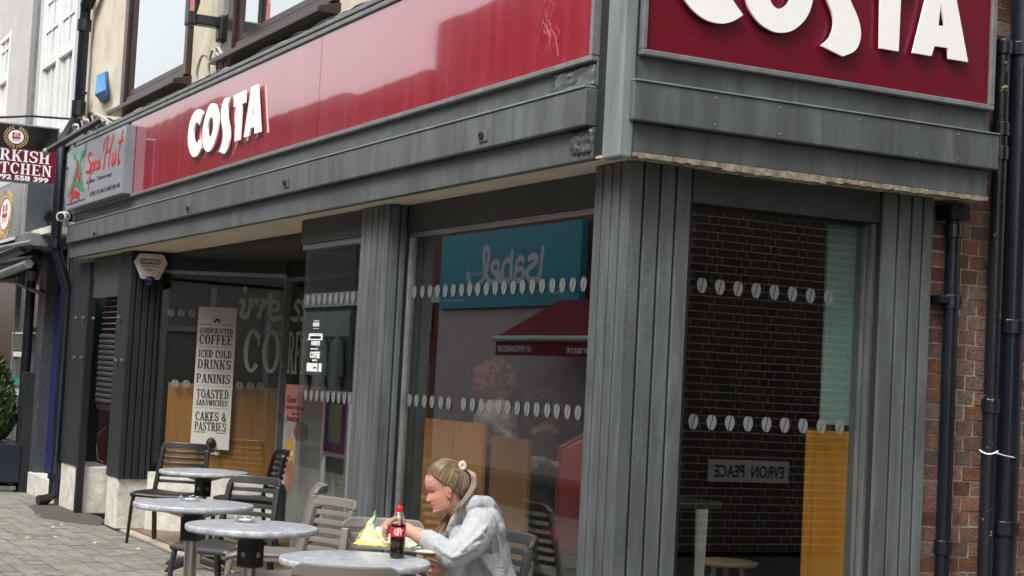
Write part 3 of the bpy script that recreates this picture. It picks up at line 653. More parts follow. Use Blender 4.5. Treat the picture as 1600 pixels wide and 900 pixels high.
for yy, s0, s1, h in ((508, .07, .38, .006), (508, .62, .93, .006), (542.5, .05, .95, .002), (580.5, .05, .95, .002), (604, .05, .95, .002), (638.5, .05, .95, .002), (677, .08, .36, .006), (677, .64, .9, .006)):
    mb.prism([(pu0+s0*pw, PV(yy)), (pu0+s1*pw, PV(yy)), (pu0+s1*pw, PV(yy)+h), (pu0+s0*pw, PV(yy)+h)], fa, .003, .0042)
for i in range(20):
    a0 = i*math.pi/10; a1_ = a0+math.pi/10; cx, cz, r = pu0+.5*pw, PV(501), .042
    mb.prism([(cx+r*math.cos(a0), cz+r*math.sin(a0)), (cx+r*math.cos(a1_), cz+r*math.sin(a1_)), (cx+.92*r*math.cos(a1_), cz+.92*r*math.sin(a1_)), (cx+.92*r*math.cos(a0), cz+.92*r*math.sin(a0))], fa, .003, .0042)
for s in (-1, 1): mb.ell(fa(pu0+.5*pw+s*.013, PV(501), .0035), .011, .001, .024, (UA*math.cos(.5*s)+Vector((0, 0, math.sin(.5*s)))), NA, Vector((0, 0, 1))*math.cos(.5*s)-UA*math.sin(.5*s))
mb.build('lettering', M['ink'], mp, kind='stuff')
MB().ell(fa(pu0+.55*pw, PV(693), .02), .045, .045, .05).build('dark_bowl', M['ink'], mp)
# interior boards: oak behind the lower half of every window
MB().obox(Vector((A0.x, A0.y+.12, .6)), UA, (0, 0, 1), NA, LA-.1, .83, .02).build('oak_board', M['oak'], wa)
MB().box(gx0+.1, -1.95, YG+.10, YG+.12, .22, 1.36).build('oak_board', M['oak'], bw)
MB().box(-1.93, -1.5, YG+.14, YG+.16, .22, 1.30).build('oak_board', M['oak_dark'], bw)
MB().box(-2.35, -2.31, YG+.085, YG+.10, .22, 1.36).build('board_edging', M['oak'], bw)
MB().box(-7.8, -6.4, 1.5, 1.52, .2, 1.44).build('oak_board', M['oak'], wb)
MB().box(-1.9, -1.6, 2.6, 2.9, .1, 2.55).build('column', M['oak'], shop)
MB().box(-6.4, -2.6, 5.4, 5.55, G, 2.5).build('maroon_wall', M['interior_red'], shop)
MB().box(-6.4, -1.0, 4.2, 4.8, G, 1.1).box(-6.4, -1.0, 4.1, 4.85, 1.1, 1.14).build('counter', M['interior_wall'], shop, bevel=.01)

# ------------------------------------------------------------------ the two fascia signs
SC = 140/900
LET = dict(
 C=[(228,372),(222,345),(205,328),(185,325),(155,340),(125,385),(100,450),(84,540),(78,620),(84,700),(100,760),(120,795),(140,805),(165,795),(190,760),(212,710),(187,630),(175,655),(160,662),(145,650),(136,620),(134,570),(142,510),(155,470),(170,455),(183,465),(192,487)],
 S=[(508,198),(448,215),(425,270),(411,340),(408,410),(418,480),(428,540),(428,600),(415,680),(390,750),(443,775),(475,720),(492,650),(498,570),(492,500),(478,430),(475,360),(482,290)],
 T=[(655,130),(540,185),(538,305),(563,293),(545,650),(597,632),(620,272),(652,257)])
OO = [(325,262),(355,278),(375,330),(384,400),(383,480),(370,570),(348,650),(318,720),(283,752),(252,735),(232,685),(223,620),(226,540),(240,450),(265,360),(295,285)]
OI = [(316,403),(328,420),(333,470),(328,530),(315,580),(295,612),(282,600),(276,560),(277,500),(288,445),(300,415),(308,405)]
AO = [(778,72),(715,100),(638,610),(692,592),(705,517),(745,500),(745,572),(805,550)]; AI = [(735,250),(742,372),(722,385)]
def seg(P, corners, n=5):
    out = []; C_ = sorted(corners)
    for a, b in zip(C_, C_[1:]+[C_[0]+len(P)]):
        Q = [P[i % len(P)] for i in range(a, b+1)]; out += (smooth_pts(Q, n)[:-1] if len(Q) > 2 else [Q[0]])
    return out
LET['C'] = seg(LET['C'], [0, 15, 16, 26]); LET['S'] = seg(LET['S'], [0, 1, 9, 10])
def uz(P): return [(lambda q: (q.x, q.z))(fy(280+x*SC, 120+y*SC, -.05)) for x, y in P]
def poly_holes(mb, outer, inner, fn, d0, d1):
    """solid letter with a hole, built from the curve filler"""
    cu = bpy.data.curves.new('letter', 'CURVE'); cu.dimensions = '2D'; cu.fill_mode = 'BOTH'; cu.extrude = .5
    for P in ([outer]+([inner] if inner else [])):
        sp = cu.splines.new('POLY'); sp.points.add(len(P)-1); sp.use_cyclic_u = True
        for i, (x, y) in enumerate(P): sp.points[i].co = (x, y, 0, 1)
    ob = bpy.data.objects.new('letter', cu); COL.objects.link(ob); dg = bpy.context.evaluated_depsgraph_get(); dg.update()
    me = bpy.data.meshes.new_from_object(ob.evaluated_get(dg)); bpy.data.objects.remove(ob)
    mb.add([fn(v.co.x, v.co.y, d0+(v.co.z+.5)*(d1-d0)) for v in me.vertices], [tuple(p.vertices) for p in me.polygons]); bpy.data.meshes.remove(me)
def dens(P, n=4):
    Q = smooth_pts(P+[P[0]], n)[:-1]; return Q
letters = [('C', None), ('O', OI), ('S', None), ('T', None), ('A', AI)]
def costa(par, fn, tr):
    for ch, inn in letters:
        P = {'O': OO, 'A': AO}.get(ch) or LET[ch]
        P = uz(P); I = uz(inn) if inn else None
        if ch == 'O': P = dens(P, 4); I = dens(I, 4)
        P = [tr(*p) for p in P]; I = [tr(*p) for p in I] if I else None
        mb = MB(); poly_holes(mb, P, I, fn, .020, .032); mb.build('letter', M['white_letter'], par, recalc=True)
        for k in range(3):
            cx = sum(p[0] for p in P)/len(P)+random.uniform(-.02, .02); cz = sum(p[1] for p in P)/len(P)+(k-1)*.09
xL = fy(212, 300, 0).x
sg = thing('shop_sign', 'long crimson fascia sign with white capital letters above the street window', 'shop sign', (-4, 0, 3.06))
xj = fy(502, 140, 0).x; xj2 = fy(290, 200, 0).x
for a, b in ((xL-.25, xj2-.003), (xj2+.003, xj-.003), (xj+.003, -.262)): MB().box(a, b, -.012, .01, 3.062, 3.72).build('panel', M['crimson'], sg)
MB().box(-10.6, -.24, -.03, .02, 3.036, 3.061).box(-10.6, -.24, -.03, .02, 3.721, 3.75).box(-.26, -.238, -.03, .02, 3.061, 3.721).build('frame', M['alu_dull'], sg, bevel=.004)
costa(sg, plane_fn((0, -.012, 0), (1, 0, 0), (0, -1, 0)), lambda u, z: (u, z))
sg2 = thing('shop_sign', 'crimson sign board with large white capital letters on the side above the brick passage', 'shop sign', (0, 1, 3.06))
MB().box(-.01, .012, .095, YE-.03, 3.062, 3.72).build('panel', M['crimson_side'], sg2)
MB().box(-.02, .03, .07, YE, 3.036, 3.061).box(-.02, .03, .07, .094, 3.061, 3.75).box(-.02, .03, YE-.029, YE, 3.061, 3.75).box(-.02, .03, .094, YE-.029, 3.721, 3.75).build('frame', M['alu_dull'], sg2, bevel=.004)
zA = uz(AO)
costa(sg2, plane_fn((.012, 0, 0), (0, 1, 0), (1, 0, 0)), lambda u, z: (1.894+(u+4.754)*.945, z+.03+max(0, z-3.28)*.15))
mb = MB(); fs = plane_fn((0, -.0125, 0), (1, 0, 0), (0, -1, 0)); rr_ = random.Random(4)
for k in range(16):
    px = 855+rr_.uniform(-9, 14); py = rr_.uniform(-6, 52); p = fy(px, py, -.012); w_ = rr_.uniform(.02, .09)
    stroke(mb, smooth_pts([(p.x, p.z), (p.x+w_*rr_.uniform(-1, 1), p.z-w_*.5), (p.x+w_*rr_.uniform(-1, 1), p.z-w_*1.6)], 4), .0025, fs, .0006, k)
mb.build('scratches', mat('pale_scratch', (.42, .10, .13), .7, bump=0), sg, kind='stuff')
mb = MB(); fs = plane_fn((.0125, 0, 0), (0, 1, 0), (1, 0, 0))
for (a_, b_) in (((1364, 5), (1359, 74)), ((1440, 0), (1415, 80)), ((1294, 40), (1282, 70)), ((1080, 60), (1087, 62)), ((1172, 75), (1179, 76)), ((1452, 13), (1453, 14))):
    p = fx(*a_, .012); q = fx(*b_, .012); stroke(mb, [(p.y, p.z), ((p.y+q.y)/2+.003, (p.z+q.z)/2), (q.y, q.z)], .0022, fs, .0005)
mb.build('scratches', mat('faint_scratch', (.26, .03, .06), .6, bump=0), sg2, kind='stuff')
# ------------------------------------------------------------------ neighbour sign box (take-away)
ys = -.10
sx0, sx1 = fy(104, 300, ys).x, fy(192, 290, ys).x; sz0 = fy(104, 329, ys).z; sz1 = fy(192, 197, ys).z
sb = thing('sign_box', 'projecting grey sign box with red script and green flourish at far end of the fascia', 'shop sign', ((sx0+sx1)/2, ys, sz0))
MB().box(sx0, sx1, ys, .0-.012, sz0, sz1).build('box', M['sign_side'], sb, bevel=.006)
ff = plane_fn((sx0, ys-.002, sz0), (1, 0, 0), (0, -1, 0)); sw_ = sx1-sx0; sh_ = sz1-sz0
MB().box(sx0+.02, sx1-.01, ys-.002, ys+.01, sz0+.01, sz1-.01).build('face', M['sign_grey'], sb)
mb = MB()
script_word(mb, lambda u, v, n: ff(u, v, n), .36*sw_, .60*sw_, .38*sh_, .80*sh_, [[(.4, .9), (.2, 1), (.12, .8), (.35, .55), (.25, .3), (0, .35)], [(.42, .6), (.34, .2), (.26, -.35)], [(.42, .5), (.52, .62), (.56, .4), (.44, .2)], [(.62, .6), (.6, .3), (.66, .35)], [(.82, .6), (.7, .5), (.72, .3), (.84, .35)], [(.86, .45), (1, .6), (.9, .3), (1.05, .35)]], .022)
script_word(mb, ff, .64*sw_, .97*sw_, .46*sh_, .95*sh_, [[(.0, .6), (.1, .9), (.25, .95), (.15, .5), (.1, 0)], [(.15, .5), (.4, .55)], [(.5, 1), (.38, .5), (.35, 0)], [(.55, .4), (.5, .05), (.62, .1), (.68, .4), (.66, .05)], [(.95, 1), (.82, .4), (.8, .02), (.9, .1)], [(.75, .65), (1, .7)]], .028)
mb.ell(ff(.515*sw_, .66*sh_, .001), .016, .002, .02)
mb.build('lettering', M['red_print'], sb)
mb = MB(); sans_line(mb, 'Indian Takeaway', .38*sw_, .82*sw_, .30*sh_, .38*sh_, ff, 0, .002, .01, .2); sans_line(mb, 'www.spicehuthertford.com', .03*sw_, .37*sw_, .065*sh_, .115*sh_, ff, 0, .002, .01)
sans_line(mb, '01992 554 400 | 01992 500 600', .46*sw_, .96*sw_, .085*sh_, .17*sh_, ff, 0, .002, .02); mb.build('small_lettering', M['navy_print'], sb)
mb = MB()
script_word(mb, ff, .04*sw_, .34*sw_, .2*sh_, .9*sh_, [[(.2, .95), (.4, .85), (.42, .6), (.2, .25), (0, .05)], [(.95, .95), (.7, .85), (.68, .6), (.85, .3), (1, .05)], [(0, .05), (.3, .3), (.6, .25), (.95, .1)]], .05)
mb.build('flourish', M['green_print'], sb)
mb = MB(); script_word(mb, ff, .06*sw_, .32*sw_, .15*sh_, .8*sh_, [[(.5, .95), (.52, .7), (.35, .35), (.12, .2)], [(.55, .7), (.68, .45), (.85, .22)], [(.1, -.05), (.4, .12), (.8, .02)]], .06); mb.build('pepper', M['red_print'], sb)

# ------------------------------------------------------------------ end strip: roller shutter doorway at the far left end of the canopy
dw = thing('shuttered_doorway', 'narrow dark doorway with half lowered roller shutter between ribbed boards', 'doorway', (-10, .2, G))
P0a, P0b = fy(113, 440, .14).x, fy(141, 440, .14).x
ed = [P0a+(P0b-P0a)*t for t in (0, .34, .67, 1)]
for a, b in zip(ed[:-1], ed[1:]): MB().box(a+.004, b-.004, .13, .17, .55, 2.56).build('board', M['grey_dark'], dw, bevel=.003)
MB().box(P0a, P0b+.03, .15, .5, G, .548).build('plinth', M['plinth'], dw, bevel=.01)
MB().box(P0b+.0, P0b+.07, .12, .19, G, 2.4).build('jamb', M['black'], dw, bevel=.004)
MB().box(P0b, e5[0], .16, .2, 2.20, 2.58).build('head_sheet', M['lintel'], dw)
MB().box(P0b+.07, e5[0], .42, .45, G, .95).build('low_wall', M['white_render'], dw)
MB().box(P0b+.3, e5[0], .40, .44, .951, 1.3).build('low_wall', M['white_render'], dw)
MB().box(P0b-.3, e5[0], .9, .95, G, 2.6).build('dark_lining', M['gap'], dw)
sa, sb_ = P0b+.12, e5[0]-.02
for i in range(13): z = 1.18+i*.052; MB().tube([(sa, .26, z+.026), (sb_, .26, z+.026)], (.028, .012), 8).build('slat', M['slat'], dw, smooth=True)
MB().box(sa, sb_, .25, .28, 1.12, 1.17).build('bottom_bar', M['black'], dw)
for i in range(6): z = 1.9+i*.055; MB().tube([(sa, .26, z), (sb_, .26, z)], .006, 6).build('bar', M['alu'], dw)
for i in range(7):
    for j in range(3): MB().box(sa+.32+j*.13, sa+.40+j*.13, .35, .36, 1.87+i*.048, 1.905+i*.048).build('grille_tile', M['alu'], dw)
MB().tube([(e5[0]-.03, .12, .98), (e5[0]-.12, .08, .92), (e5[0]-.17, .08, .8), (e5[0]-.12, .09, .68), (e5[0]-.02, .12, .66)], .007, 6).build('cable_loop', M['cable'], dw)
for px, py in ((120, 496), (131, 496), (147, 497), (187, 495), (117, 558), (128, 558), (182, 562), (191, 562)):
    p = fy(px, py, .12); MB().box(p.x-.03, p.x+.03, .105, .12, p.z-.012, p.z+.012).build('bracket', M['alu'], dw)

# ------------------------------------------------------------------ alarm boxes, camera, pipes, brackets
al = thing('alarm_box', 'pinkish white hexagonal alarm box with blue base on the dark ribbed pillar', 'alarm', (X1, .3, 2.4))
ac = fx(234.5, 419, X1+.03); hw = .15
hexp = [(-.105, .125), (.105, .125), (.15, .05), (.08, -.105), (-.08, -.105), (-.15, .05)]
fal = plane_fn((X1+.07, ac.y+.0, ac.z), (.37, .93, 0), (.93, -.37, 0))
MB().prism(hexp, fal, 0, .06).build('cover', M['alarm'], al, bevel=.012)
MB().prism([(x*.8, z*.8) for x, z in hexp], fal, .055, .075).build('cover_front', M['alarm'], al, bevel=.008)
MB().ell(fal(0, -.125, .035), .075, .045, .055).build('strobe', M['alarm_blue'], al, smooth=True)
mb = MB(); mb.prism([(-.088, .03), (.088, .03), (.088, .075), (-.088, .075)], fal, .075, .077); mb.build('label_band', M['ink'], al)
mb = MB(); sans_line(mb, 'DIGITECH', -.078, .078, .039, .066, fal, .077, .079, .03); mb.build('lettering', M['white_print'], al)
mb = MB(); sans_line(mb, '01707 555055', -.075, .075, .004, .02, fal, .075, .077, .02); sans_line(mb, 'www.digitech.com', -.055, .055, -.03, -.017, fal, .075, .077, .01); mb.build('small_lettering', M['ink'], al, kind='stuff')
bx = fy(160, 137, YU)
ab = thing('alarm_box', 'faded blue alarm box on cream wall left of the brown window', 'alarm', (bx.x, YU, bx.z))
bb = lambda px, py, y=YU: tuple(fy(px, py, y))
MB().add([bb(151, 117), bb(169, 111), bb(170, 150), bb(152, 150), bb(151, 118, YU-.06), bb(163, 112, YU-.06), bb(165, 140, YU-.10), bb(148, 148, YU-.12), bb(170, 154), bb(158, 160, YU-.03)],
         [(4, 5, 6, 7), (0, 1, 5, 4), (1, 2, 6, 5), (0, 4, 7, 3), (7, 6, 9), (6, 2, 8), (6, 8, 9), (3, 7, 9), (3, 9, 8, 2), (0, 3, 2, 1)]).build('case', M['blue_box'], ab, bevel=.004, recalc=True)
def pipe(name, label, pts, r, matl, collars=(), caprad=None, cat='drainpipe'):
    t = thing(name, label, cat, pts[-1]); MB().tube(pts, r, 16).build('pipe', matl, t, smooth=True)
    for z, dx in collars:
        d = None
        for a, b in zip(pts[:-1], pts[1:]):
            a = Vector(a); b = Vector(b)
            if (a.z-z)*(b.z-z) <= 0 and abs(a.z-b.z) > .01: d = a+(b-a)*((z-a.z)/(b.z-a.z))
        if d is not None: MB().tube([(d.x, d.y, z-.035), (d.x, d.y, z+.035)], r*1.22, 16).build('collar', matl, t, bevel=.004)
    return t
xb = -.25
pA = fx(1488, 400, xb+.09).y; pB = fx(1563, 200, xb+.13).y; pC = fx(1583, 450, xb+.12).y
t = pipe('drainpipe', 'slim black drainpipe beside the end pillar, topped by a hopper under the canopy', [(xb+.09, pA, 2.5), (xb+.09, pA+.01, G)], .037, M['pipe2'], ((2.1, 0), (.9, 0), (2.45, 0)))
MB().box(xb+.03, xb+.15, pA-.065, pA+.06, 2.5, 2.585).build('hopper', M['pipe2'], t, bevel=.01)
MB().box(xb+.0, xb+.12, pA-.09, pA+.05, 2.09, 2.13).build('bracket', M['pipe2'], t, bevel=.008)
zt = fx(1567, 66, xb+.13).z
t = pipe('vent_pipe', 'black pipe with flaking yellow paint and capped top beside the side sign', [(xb+.13, pB, zt), (xb+.13, pB+.0, G)], .038, M['pipe'], ((zt-.03, 0), (2.98, 0), (2.86, 0), (1.6, 0)))
MB().ell((xb+.13, pB, zt), .043, .043, .03).build('cap', M['pipe'], t, smooth=True)
z0 = fx(1540, 707, xb+.17).z; cy = pB
MB().tube([(xb+.13+.043*math.cos(a), cy+.043*math.sin(a), z0+.008*math.sin(2*a)) for a in [i*math.pi/8 for i in range(16)]], .004, 6, loop=True).tube([(xb+.175, cy, z0), (xb+.18, cy+.06, z0-.012), (xb+.18, cy+.12, z0-.02)], .003, 6).build('cable_tie', M['white_print'], t)
t = pipe('soil_pipe', 'thick glossy black soil pipe at the right edge of the brick wall', [(xb+.12, pC, 5.5), (xb+.12, pC, G)], .058, M['pipe2'], ((2.0, 0), (3.4, 0), (1.0, 0)))
MB().box(xb, xb+.1, pC-.07, pC-.04, 2.22, 2.3).build('bracket', M['pipe2'], t, bevel=.006)
# brick side wall
bwl = thing('brick_wall', 'weathered red brown brick wall behind black pipes right of the shop', 'wall', (xb, 2.3, G))
MB().box(xb-.2, xb+.0005, 1.93, 7, G, 6.5).build('mortar_bed', M['mortar'], bwl)
bmsh = {}
for Ln in (.213, .1005):
    for k in range(3): j = lambda: random.uniform(-.0015, .0015); bmsh[(Ln, k)] = MB().add([(x+(j()), y+j(), z+j()) for x in (-.012, .004) for y in (-Ln/2, Ln/2) for z in (-.0325, .0325)],
        [(0, 1, 3, 2), (4, 6, 7, 5), (0, 4, 5, 1), (2, 3, 7, 6), (0, 2, 6, 4), (1, 5, 7, 3)]).mesh('brick', M['brick'])
rest = MB(); nb = 0
for c in range(86):
    z = G+.035+c*.0755; y = 1.945-(0.17 if c % 2 else 0); h = c % 2
    while y < 6.9:
        Ln = .213 if h % 2 == 0 else .1005; y0 = max(y, 1.93); y1 = y+Ln
        if y1-y0 > .04:
            vis = (.68 < z < 3.8) and y0 < 2.66
            if vis and nb < 298:
                nb += 1; ob = link('brick', bmsh[(Ln, random.randrange(3))], bwl, (xb+random.uniform(-.002, .003), (y0+y1)/2, z), (0, 0, random.uniform(-.01, .01)), (1, (y1-y0)/Ln, 1))
            else: rest.box(xb-.012, xb+.004, y0, y1, z-.0325, z+.0325)
        y += Ln+.0105; h += 1
rest.build('distant_bricks', M['brick_far'], bwl, kind='stuff')

# pipe, camera, batten at the far-left end of the canopy
yw = .1
pt = lambda px, py, Y=yw: fy(px, py, Y)
L0 = pt(142, -40); xx = pt(128, 100).x
t = thing('drainpipe', 'tall black drainpipe between white and cream walls, kinked at fascia height', 'drainpipe', (xx, yw, G))
za = pt(118, 190).z; xd = pt(96, 300, -.05).x
MB().tube([(xx, yw, 6.9), (xx, yw, za+.1), (xx-.05, yw-.02, za), (xd-.1, -.05, za-.25), (xd-.12, -.05, 2.75), (xd-.12, .02, 2.55), (xd-.12, .1, 2.3), (xd-.12, .1, G+.12), (xd-.10, .02, G+.06), (xd-.08, -.06, G+.05)], .055, 14).build('pipe', M['pipe2'], t, smooth=True)
for a_, b_ in (((xx-.01, yw, za+.05), (xx-.01, yw, za+.2)), ((xx, yw, 5.0), (xx, yw, 5.12)), ((xd-.12, .1, .36), (xd-.12, .1, .42)), ((xd-.12, -.05, 2.72), (xd-.12, -.05, 2.8))): MB().tube([a_, b_], .073, 12).build('collar', M['pipe2'], t)
MB().tube([(xx+.04, yw, pt(140, 5).z), (xx+.25, yw, pt(150, -10).z+.05), (xx+.6, yw, pt(150, -10).z+.3)], .07, 12).build('branch', M['pipe2'], t, smooth=True)
MB().box(xx+.05, xx+.2, yw-.01, yw+.03, pt(135, 143).z-.012, pt(135, 143).z+.012).build('bracket', M['pipe2'], t)
a = fy(72, 237, -.45); b = fy(157, 187, -.02)
t = thing('batten', 'slanting black batten projecting over the take-away sign box', 'bracket', tuple(b)); MB().tube([a, b], .032, 8).build('pole', M['black'], t)
MB().ell(a, .036, .036, .036).build('end_cap', M['alu_dull'], t, smooth=True)
p = fy(106, 340, -.05)
t = thing('cctv_camera', 'small white security camera under the take-away sign box', 'camera', tuple(p))
MB().tube([p+Vector((-.1, 0, .02)), p+Vector((.06, -.08, -.0))], .05, 12).build('housing', M['alarm'], t, smooth=True)
MB().tube([p+Vector((.06, -.08, 0)), p+Vector((.075, -.088, -.003))], .035, 12).build('lens', M['ink'], t)
MB().box(p.x-.06, p.x, -.05, .05, p.z-.14, p.z-.04).build('mount', M['alarm'], t)
# hanging sign bracket between the upper windows
p = fy(318, 45, YU)
t = thing('bracket_sign', 'narrow projecting sign box with pink face and black arm between brown windows', 'sign', (p.x, YU, p.z))
bz = fy(322, 44, .12).z; bxx = fy(335, 50, .1).x; fxx = bxx
MB().box(bxx-.05, bxx+.05, -.06, .19, bz-.05, bz+.03).build('arm', M['black'], t, bevel=.01)
MB().box(bxx-.05, bxx+.07, .12, .2, bz-.16, bz+.05).build('knuckle', M['black'], t, bevel=.02)
MB().box(bxx-.06, bxx+.06, -.13, -.062, bz-.06, bz+.9).build('case', M['black'], t, bevel=.01)
MB().box(bxx+.061, bxx+.066, -.125, -.09, bz+.04, bz+.88).build('face', mat('pink_sign_face', (.55, .2, .18), .5, var=.1), t)
mb = MB(); fn = plane_fn((bxx+.067, -.13, bz+.1), (0, 1, 0), (1, 0, 0)); stroke(mb, smooth_pts([(.03, .3), (.012, .2), (.014, .1), (.03, .12), (.028, .26)], 4), .006, fn); mb.build('mark', M['white_print'], t)
MB().box(bxx-.02, bxx+.10, .17, .2, bz+.05, 6.8).build('conduit', M['alu_dull'], t)
MB().box(bxx-.04, bxx+.05, .17, .2, bz-.55, bz-.16).build('strap', M['alu_dull'], t)
MB().box(bxx-.05, bxx+.06, .15, .2, bz-.36, bz-.28).build('clamp', M['black'], t)
MB().tube([(bxx-.35, .1, bz+.6), (bxx-.32, .05, bz+.2), (bxx-.38, .02, bz), (bxx-.2, .03, bz+.3), (bxx-.18, .1, bz+.6)], .012, 6).build('cable', M['cable'], t)
# cables along the top of the fascia
ct = thing('cable_run', 'tangled cables lying along the top edge of the crimson fascia', 'cable', (-5, .1, 3.8))
for k in range(4):
    mb = MB(); x = -11.3; pts = []
    while x < -2.2: pts.append((x, .03+.02*k+random.uniform(-.015, .015), 3.80+.012*k+random.uniform(0, .03)+(.08*random.random() if x < -9.7 else 0))); x += .25
    mb.tube(smooth_pts(pts, 3), .009+.002*(k % 2), 6).build('cable', M['cable'] if k != 2 else M['cable_grey'], ct, smooth=True)
for px, py, s in ((330, 105, 1), (345, 108, .8), (352, 100, .5)):
    p = fy(px, py, .12); MB().tube(smooth_pts([(p.x-.3*s, .12, 3.82), (p.x-.32*s, .1, 3.95), (p.x-.1, .08, 4.06*1), (p.x+.1*s, .1, 3.93), (p.x+.12*s, .12, 3.82)], 5), .011, 6).build('cable', M['cable_grey'], ct, smooth=True)
for k in range(5):
    x = -10.9+k*.22; MB().tube(smooth_pts([(x, .1, 3.75), (x+.1, -.02, 3.95+.05*(k % 2)), (x+.3, .05, 3.9), (x+.45, .1, 3.78)], 5), .015, 6).build('cable', M['cable'] if k % 2 else M['cable_grey'], ct, smooth=True)
MB().box(-11.2, -10.5, .0, .2, 3.72, 3.84).box(-10.9, -10.75, -.02, .1, 3.6, 3.9).build('junction_bracket', M['alu_dull'], ct, bevel=.01)

# ------------------------------------------------------------------ neighbouring white house and its shop
wh = thing('white_house', 'white rendered neighbour house with tall white sash windows above a kebab restaurant front', 'building', (-14, YU, G))
wa0, wa1 = fy(58, 190, YU).x, fy(111, 160, YU).x
wz0 = fy(75, 196, YU).z; wl1 = fy(11, 150, YU).x; wlz = fy(5, 182, YU).z
wall_with_holes('wall', M['white_render'], wh, -24, -11.351, 3.3, 7.4, YU, YU+.3, [(wa0, wa1, wz0-.2, 6.9), (wl1-1.6, wl1, wlz, fy(5, 58, YU).z)])
MB().box(-24, -11.4, 1.2, 1.3, 3.3, 7.3).build('room_wall', M['interior_grey'], wh)
MB().box(fy(52, 100, YU).x-.05, fy(58, 100, YU).x, YU-.04, YU, 3.9, 7.4).build('reveal_strip', M['alu_dull'], wh)
def sash(x0, x1, z0, z1, zm, nb=1):
    w = MB().box(x0, x0+.07, YU-.01, YU+.14, z0, z1).box(x1-.07, x1, YU-.01, YU+.14, z0, z1).box(x0+.07, x1-.07, YU, YU+.14, z1-.08, z1).box(x0+.07, x1-.07, YU-.05, YU+.14, z0, z0+.08).build('window', M['white_paint'], wh, bevel=.008)
    xm = (x0+x1)/2; mbx = MB(); mbx.box(xm-.06, xm+.06, YU-.0, YU+.14, z0+.08, z1-.08).build('mullion', M['white_paint'], w, bevel=.008)
    for a, b in ((x0+.07, xm-.07), (xm+.07, x1-.07)):
        MB().box(a, b, YU+.005, YU+.05, zm-.08, zm+.03).box(a, a+.05, YU+.01, YU+.05, zm+.03, z1-.08).box(b-.05, b, YU+.01, YU+.05, zm+.03, z1-.08).build('upper_sash', M['white_paint'], w, bevel=.006)
        MB().box(a, b, YU+.03, YU+.07, z0+.08, z0+.16).box(a, a+.05, YU+.035, YU+.07, z0+.16, zm-.08).box(b-.05, b, YU+.035, YU+.07, z0+.16, zm-.08).build('lower_sash', M['white_paint'], w, bevel=.006)
        c = (a+b)/2; mbx = MB().box(c-.012, c+.012, YU+.012, YU+.026, zm+.03, z1-.08)
        for zz in (zm+.35, zm+.7, zm+1.05): 
            if zz < z1-.1: mbx.box(a+.05, c-.012, YU+.012, YU+.026, zz, zz+.022).box(c+.012, b-.05, YU+.012, YU+.026, zz, zz+.022)
        mbx.box(c-.012, c+.012, YU+.04, YU+.052, z0+.16, zm-.08).build('glazing_bar', M['white_paint'], w)
        MB().box(a+.05, b-.05, YU+.028, YU+.032, zm+.03, z1-.08).box(a+.05, b-.05, YU+.054, YU+.058, z0+.16, zm-.08).build('pane', M['pane_up'], w)
sash(wa0, wa1, wz0-.2, 6.9, fy(75, 93, YU).z)
sash(wl1-1.6, wl1, wlz, fy(5, 58, YU).z, fy(5, 120, YU).z)
MB().box(wl1-1.7, wl1+.03, YU-.08, YU, wlz-.1, wlz-.002).build('sill', M['white_paint'], wh)
# ground floor of the neighbour: granite pilasters, blue door, recess, restaurant interior
MB().box(-11.36, P0a+.01, .16, .5, G, 3.3).build('party_pilaster', M['granite'], wh)
bd0, bd1 = fy(78, 700, .3).x, fy(96, 700, .3).x
db = thing('blue_door', 'bright blue painted door and frame beside the drainpipe, over a stone step', 'door', (bd0, .3, G))
MB().box(bd0-.02, bd1, .27, .33, .35, 2.2).build('leaf', M['blue'], db)
MB().box(bd0-.02, bd1-.01, .26, .35, 2.2, 2.3).build('transom', M['blue'], db, bevel=.004)
MB().box(bd0-.06, bd0-.02, .27, .35, .3, 2.9).build('jamb', M['blue'], db, bevel=.004)
MB().box(bd0-.02, bd1-.2, .29, .31, 2.3, 2.95).build('fanlight_panel', M['blue'], db)
MB().box(bd1-.2, bd1-.05, .27, .3, 2.32, 2.95).build('white_strip', M['white_paint'], db)
MB().box(bd1-.01, -11.36, .25, .4, G, 3.3).build('dark_jamb', M['black'], wh)
MB().box(bd0-.2, -11.2, .12, .5, G, .33).build('door_step', M['plinth'], wh, bevel=.01)
g0, g1 = fy(58, 600, .2).x, bd0-.06
MB().box(g0, g1, .15, .5, G, 3.0).build('granite_pilaster', M['granite'], wh, bevel=.004)
MB().box(g0-.25, g0-.004, .22, .5, G, 3.0).build('dark_pilaster', M['granite'], wh)
MB().box(-20, g0-.25, 1.6, 1.7, G, 3).build('restaurant_back', M['interior_red'], wh)
MB().box(-20, g0-.25, .3, 1.6, G, G+.03).build('restaurant_floor', M['interior_floor'], wh)
MB().box(-20, -12.8, .25, 1.6, 2.7, 3.3).build('restaurant_ceiling', M['gap'], wh)
MB().box(-20, g0-.25, .45, .456, .5, 2.6).build('restaurant_pane', M['pane'], wh)
rf = MB().box(fy(18, 600, .43).x, fy(20, 600, .43).x, .4, .46, G, 2.6).box(fy(46, 600, .43).x, fy(48, 600, .43).x, .4, .46, G, 1.95).build('shopfront_frame', M['alu_dull'], wh)
MB().box(-20, g0-.26, .40, .5, G, .55).build('restaurant_riser', M['black'], wh)
fn = lambda px, py: (fy(px, py, .42).x, fy(px, py, .42).z)
